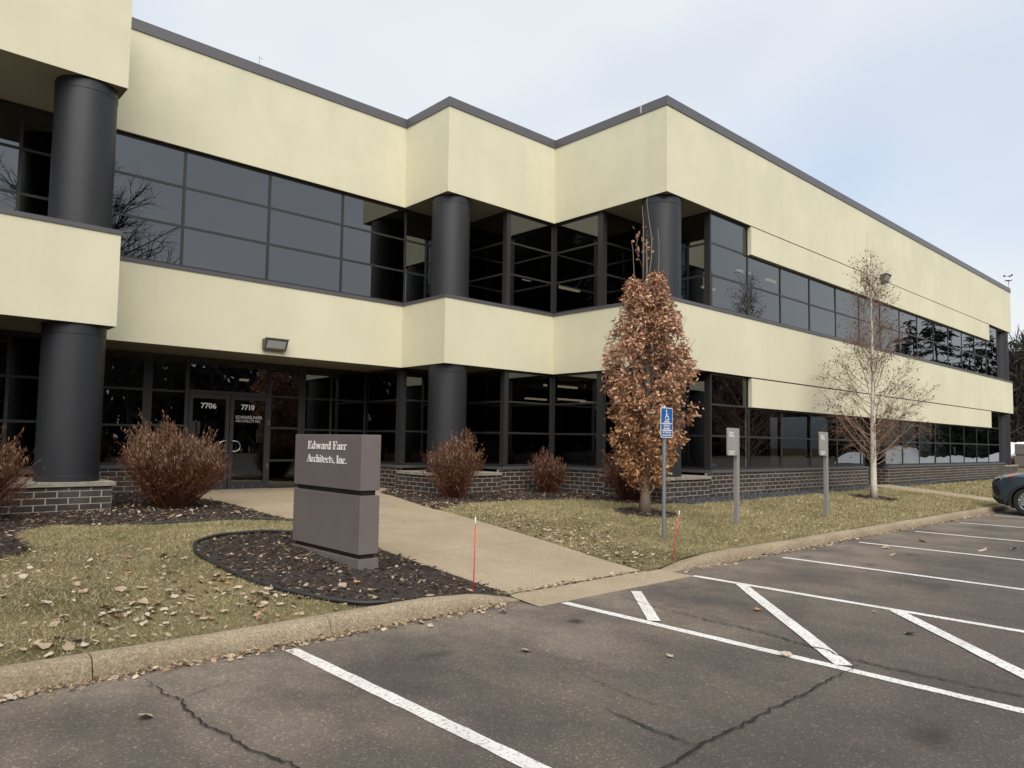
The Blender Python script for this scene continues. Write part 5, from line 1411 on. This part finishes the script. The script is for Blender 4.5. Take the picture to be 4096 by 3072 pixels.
V = V * s_[:, None, None] + np.stack([B[:, 0], B[:, 1], ground(B[:, 0], B[:, 1]) + .004], -1)[:, None]
tag(npmesh('gravel_stones', V.reshape(-1, 3), (of[None] + (np.arange(n) * 6)[:, None, None]).reshape(-1, 3), 'gravel'), 'dark blue grey gravel strip along the foot of the brick wall', 'gravel', None, 'stuff')

# litter: small bits as one mass
def litter_mass():
    Xs, Ys, Zs = [], [], []
    def addp(X, Y, z): Xs.append(X); Ys.append(Y); Zs.append(z)
    q = 1500; X = RNG.uniform(-.2, 5.1, q); Y = RNG.uniform(5.65, 9.5, q); k = ~not_lawn(X, Y); addp(X[k], Y[k], ground(X[k], Y[k]) + .02)
    q = 1500; t_ = RNG.beta(1.2, 2.2, q); Y = RNG.uniform(5.7, 11.5, q); X = walk_right(Y) + .04 + t_ * 1.3; addp(X, Y, ground(X, Y) + .02)
    q = 1700; X = RNG.uniform(8, 24, q); Y = RNG.uniform(5.7, 9.0, q); k = ~not_lawn(X, Y); addp(X[k], Y[k], ground(X[k], Y[k]) + .022)
    q = 5200; X = RNG.uniform(-1, 13.5, q); Y = RNG.uniform(5.7, 15, q); k = inpoly(X, Y, M1) | inpoly(X, Y, M2) | inpoly(X, Y, M3); addp(X[k], Y[k], ground(X[k], Y[k]) + .02)
    q = 1900; X = np.concatenate([RNG.uniform(.4, 5.0, q // 2), RNG.uniform(7.9, 22, q // 2)]); Y = 5.375 - RNG.exponential(.035, len(X)); addp(X, Y, np.full(len(X), .010) + RNG.uniform(0, .012, len(X)))
    q = 130; X = RNG.uniform(5.25, 7.6, q); Y = 5.61 + RNG.normal(0, .05, q); addp(X, Y, np.full(q, .045))
    X = np.concatenate(Xs); Y = np.concatenate(Ys); Z_ = np.concatenate(Zs); n = len(X)
    D = unit(np.stack([RNG.normal(0, 1, n), RNG.normal(0, 1, n), RNG.normal(0, .2, n)], -1))
    L = RNG.uniform(.018, .058, n)
    tag(batch_leaves(np.stack([X, Y, Z_], -1), D, L, L * RNG.uniform(.12, .6, n), 'leaf_litter', 'litter', None, 'round', .5), 'small tan leaf scraps strewn over lawns, beds and gutter', 'leaf litter', None, 'stuff')
litter_mass()

# the larger fallen leaves, one object each
_lm = []
for k in range(14):
    R_ = np.random.default_rng(300 + k); mb = MB(); L = 1.0
    if k % 3 == 0: prof = [(0, .04), (.12, .30), (.20, .14), (.34, .42), (.44, .20), (.60, .46), (.70, .22), (.85, .26), (1., .02)]
    else: prof = [(0, .05), (.10, .30), (.28, .46), (.50, .44), (.72, .30), (.88, .14), (1., .01)]
    cv = R_.uniform(.25, .9); tw = R_.normal(0, .35)
    for t_, w in prof:
        w *= R_.uniform(.62, 1.25); zc = cv * (t_ - .5) ** 2 * .9
        mb.v += [(t_ - .5, -w, zc + w * R_.uniform(.2, .75) * (1 + tw)), (t_ - .5, 0, zc), (t_ - .5, w, zc + w * R_.uniform(.2, .75) * (1 - tw))]
    for i in range(len(prof) - 1):
        a = i * 3; mb.f += [(a, a + 1, a + 4, a + 3), (a + 1, a + 2, a + 5, a + 4)]
    mb.tube([(-.5, 0, cv * .22), (-.62, .03, cv * .2 + .02), (-.74, .02, cv * .15 + .06)], [.014, .012, .008], 4)
    me = mb.mesh('fallen_leaf'); me.polygons.foreach_set('use_smooth', np.ones(len(me.polygons), bool)); _lm.append(me)
simple('leaf_pale', (.43, .36, .28), .75, 0, .25, 0, 40); simple('leaf_tan', (.34, .255, .175), .75, 0, .25, 0, 40); simple('leaf_brown', (.25, .14, .075), .75, 0, .3, 0, 40); simple('leaf_orange', (.40, .20, .07), .75, 0, .25, 0, 40)
_lv = {}
def leaf(x, y, z, size, kind, label, group):
    i = random.randrange(14); key = (i, kind)
    if key not in _lv:
        me = _lm[i].copy(); me.materials.append(MATS[kind]); _lv[key] = me
    o = bpy.data.objects.new('fallen_leaf', _lv[key]); C.objects.link(o)
    o.location = (x, y, z); o.scale = (size, size, size * random.uniform(.5, 1.1)); o.rotation_euler = (random.gauss(0, .22), random.gauss(0, .22), random.uniform(0, 6.28))
    adj = {'leaf_pale': 'pale', 'leaf_tan': 'tan', 'leaf_brown': 'brown', 'leaf_orange': 'rusty'}[kind]
    zone = ('close behind the kerb' if y < 6.0 else 'close to the sign' if x > 2.7 else 'near the big shrub bed' if y > 7.2 else 'in the open grass') if x < 6 else ('close behind the kerb' if y < 6.1 else 'near the stake' if y < 6.7 else 'towards the oak' if y > 7.5 else 'halfway to the oak')
    tag(o, label.replace('~', adj).replace('#', zone), 'leaf', group)
KINDS = ['leaf_pale'] * 6 + ['leaf_tan'] * 5 + ['leaf_brown'] * 2 + ['leaf_orange']
def many(n, fx, lo, hi, label, group, dz=.014, onlawn=True):
    c = 0; tries = 0
    while c < n and tries < n * 30:
        tries += 1; x, y = fx()
        if onlawn and not_lawn(np.array([x]), np.array([y]))[0]: continue
        leaf(x, y, gz(x, y) + dz, random.uniform(lo, hi), random.choice(KINDS), label, group); c += 1
cl = [(1.75, 6.55), (2.5, 6.6), (3.05, 6.5), (1.9, 6.15), (2.9, 6.15), (1.25, 5.85), (2.55, 5.85), (2.2, 6.85), (2.85, 7.1)]
def fl():
    if random.random() < .62:
        a = random.choice(cl); return random.gauss(a[0], .19), min(9, max(5.66, random.gauss(a[1], .12)))
    return random.uniform(.7, 3.4), random.uniform(5.66, 8.6)
many(160, fl, .042, .098, '~ curled dry leaf # on the lawn left of the sign', 'fallen leaves on the left lawn')
def fr2():
    y = random.uniform(5.75, 8.6); return float(walk_right(y)) + abs(random.gauss(.1, .55)), y
many(70, fr2, .045, .095, '~ curled dry leaf # on the lawn right of the walkway', 'fallen leaves on the right lawn')
def fb(): return random.choice([(random.uniform(3.2, 5.0), random.uniform(5.75, 8.9)), (random.uniform(1.8, 5.0), random.uniform(11.2, 12.6))])
c = 0
for _ in range(42):
    x, y = fb(); leaf(x, y, gz(x, y) + .025, random.uniform(.05, .10), random.choice(KINDS), '~ dry leaf lying on the dark bark mulch', 'fallen leaves on the mulch')
for _ in range(16):
    x = random.choice([random.uniform(.7, 4.2), random.uniform(8.2, 20)]); leaf(x, random.uniform(5.24, 5.37), .012, random.uniform(.05, .10), random.choice(KINDS), '~ dry leaf lying in the gutter against the kerb', 'fallen leaves in the gutter')
for (x, y, sz, kd, lb) in ((3.97, 4.08, .10, 'leaf_tan', 'single tan leaf with a long stalk on the asphalt between the two nearest lines'), (4.70, 3.28, .06, 'leaf_pale', 'small pale leaf on the asphalt left of the hatched bay line'),
        (6.68, 3.65, .10, 'leaf_orange', 'curled orange brown leaf inside the hatched access aisle'), (1.36, 4.49, .09, 'leaf_tan', 'tan leaf on the asphalt left of the nearest long crack'), (6.88, 2.34, .09, 'leaf_pale', 'pale oval leaf between the two long hatch stripes'),
        (5.42, 2.73, .09, 'leaf_pale', 'pale leaf lying on the white line before the stripe junction'), (11.65, 4.18, .13, 'leaf_tan', 'tan leaf near the kerb end of the first empty stall'), (12.38, 4.55, .12, 'leaf_tan', 'tan leaf close beside the second stall line'),
        (13.79, 4.47, .15, 'leaf_brown', 'brown leaf in the middle of the second empty stall'), (13.39, 3.46, .14, 'leaf_pale', 'pale leaf further out in the second empty stall'), (13.95, 3.19, .14, 'leaf_pale', 'pale leaf cut off near the right picture edge'),
        (7.5, 2.87, .05, 'leaf_pale', 'tiny pale leaf beside the fork of the hatch stripe'), (4.68, 5.12, .08, 'leaf_pale', 'pale leaf on the asphalt before the lowered kerb end'), (3.84, 5.12, .07, 'leaf_pale', 'small pale leaf on the asphalt below the mulch island')):
    leaf(x, y, .012, sz, kd, lb, 'single leaves on the asphalt')
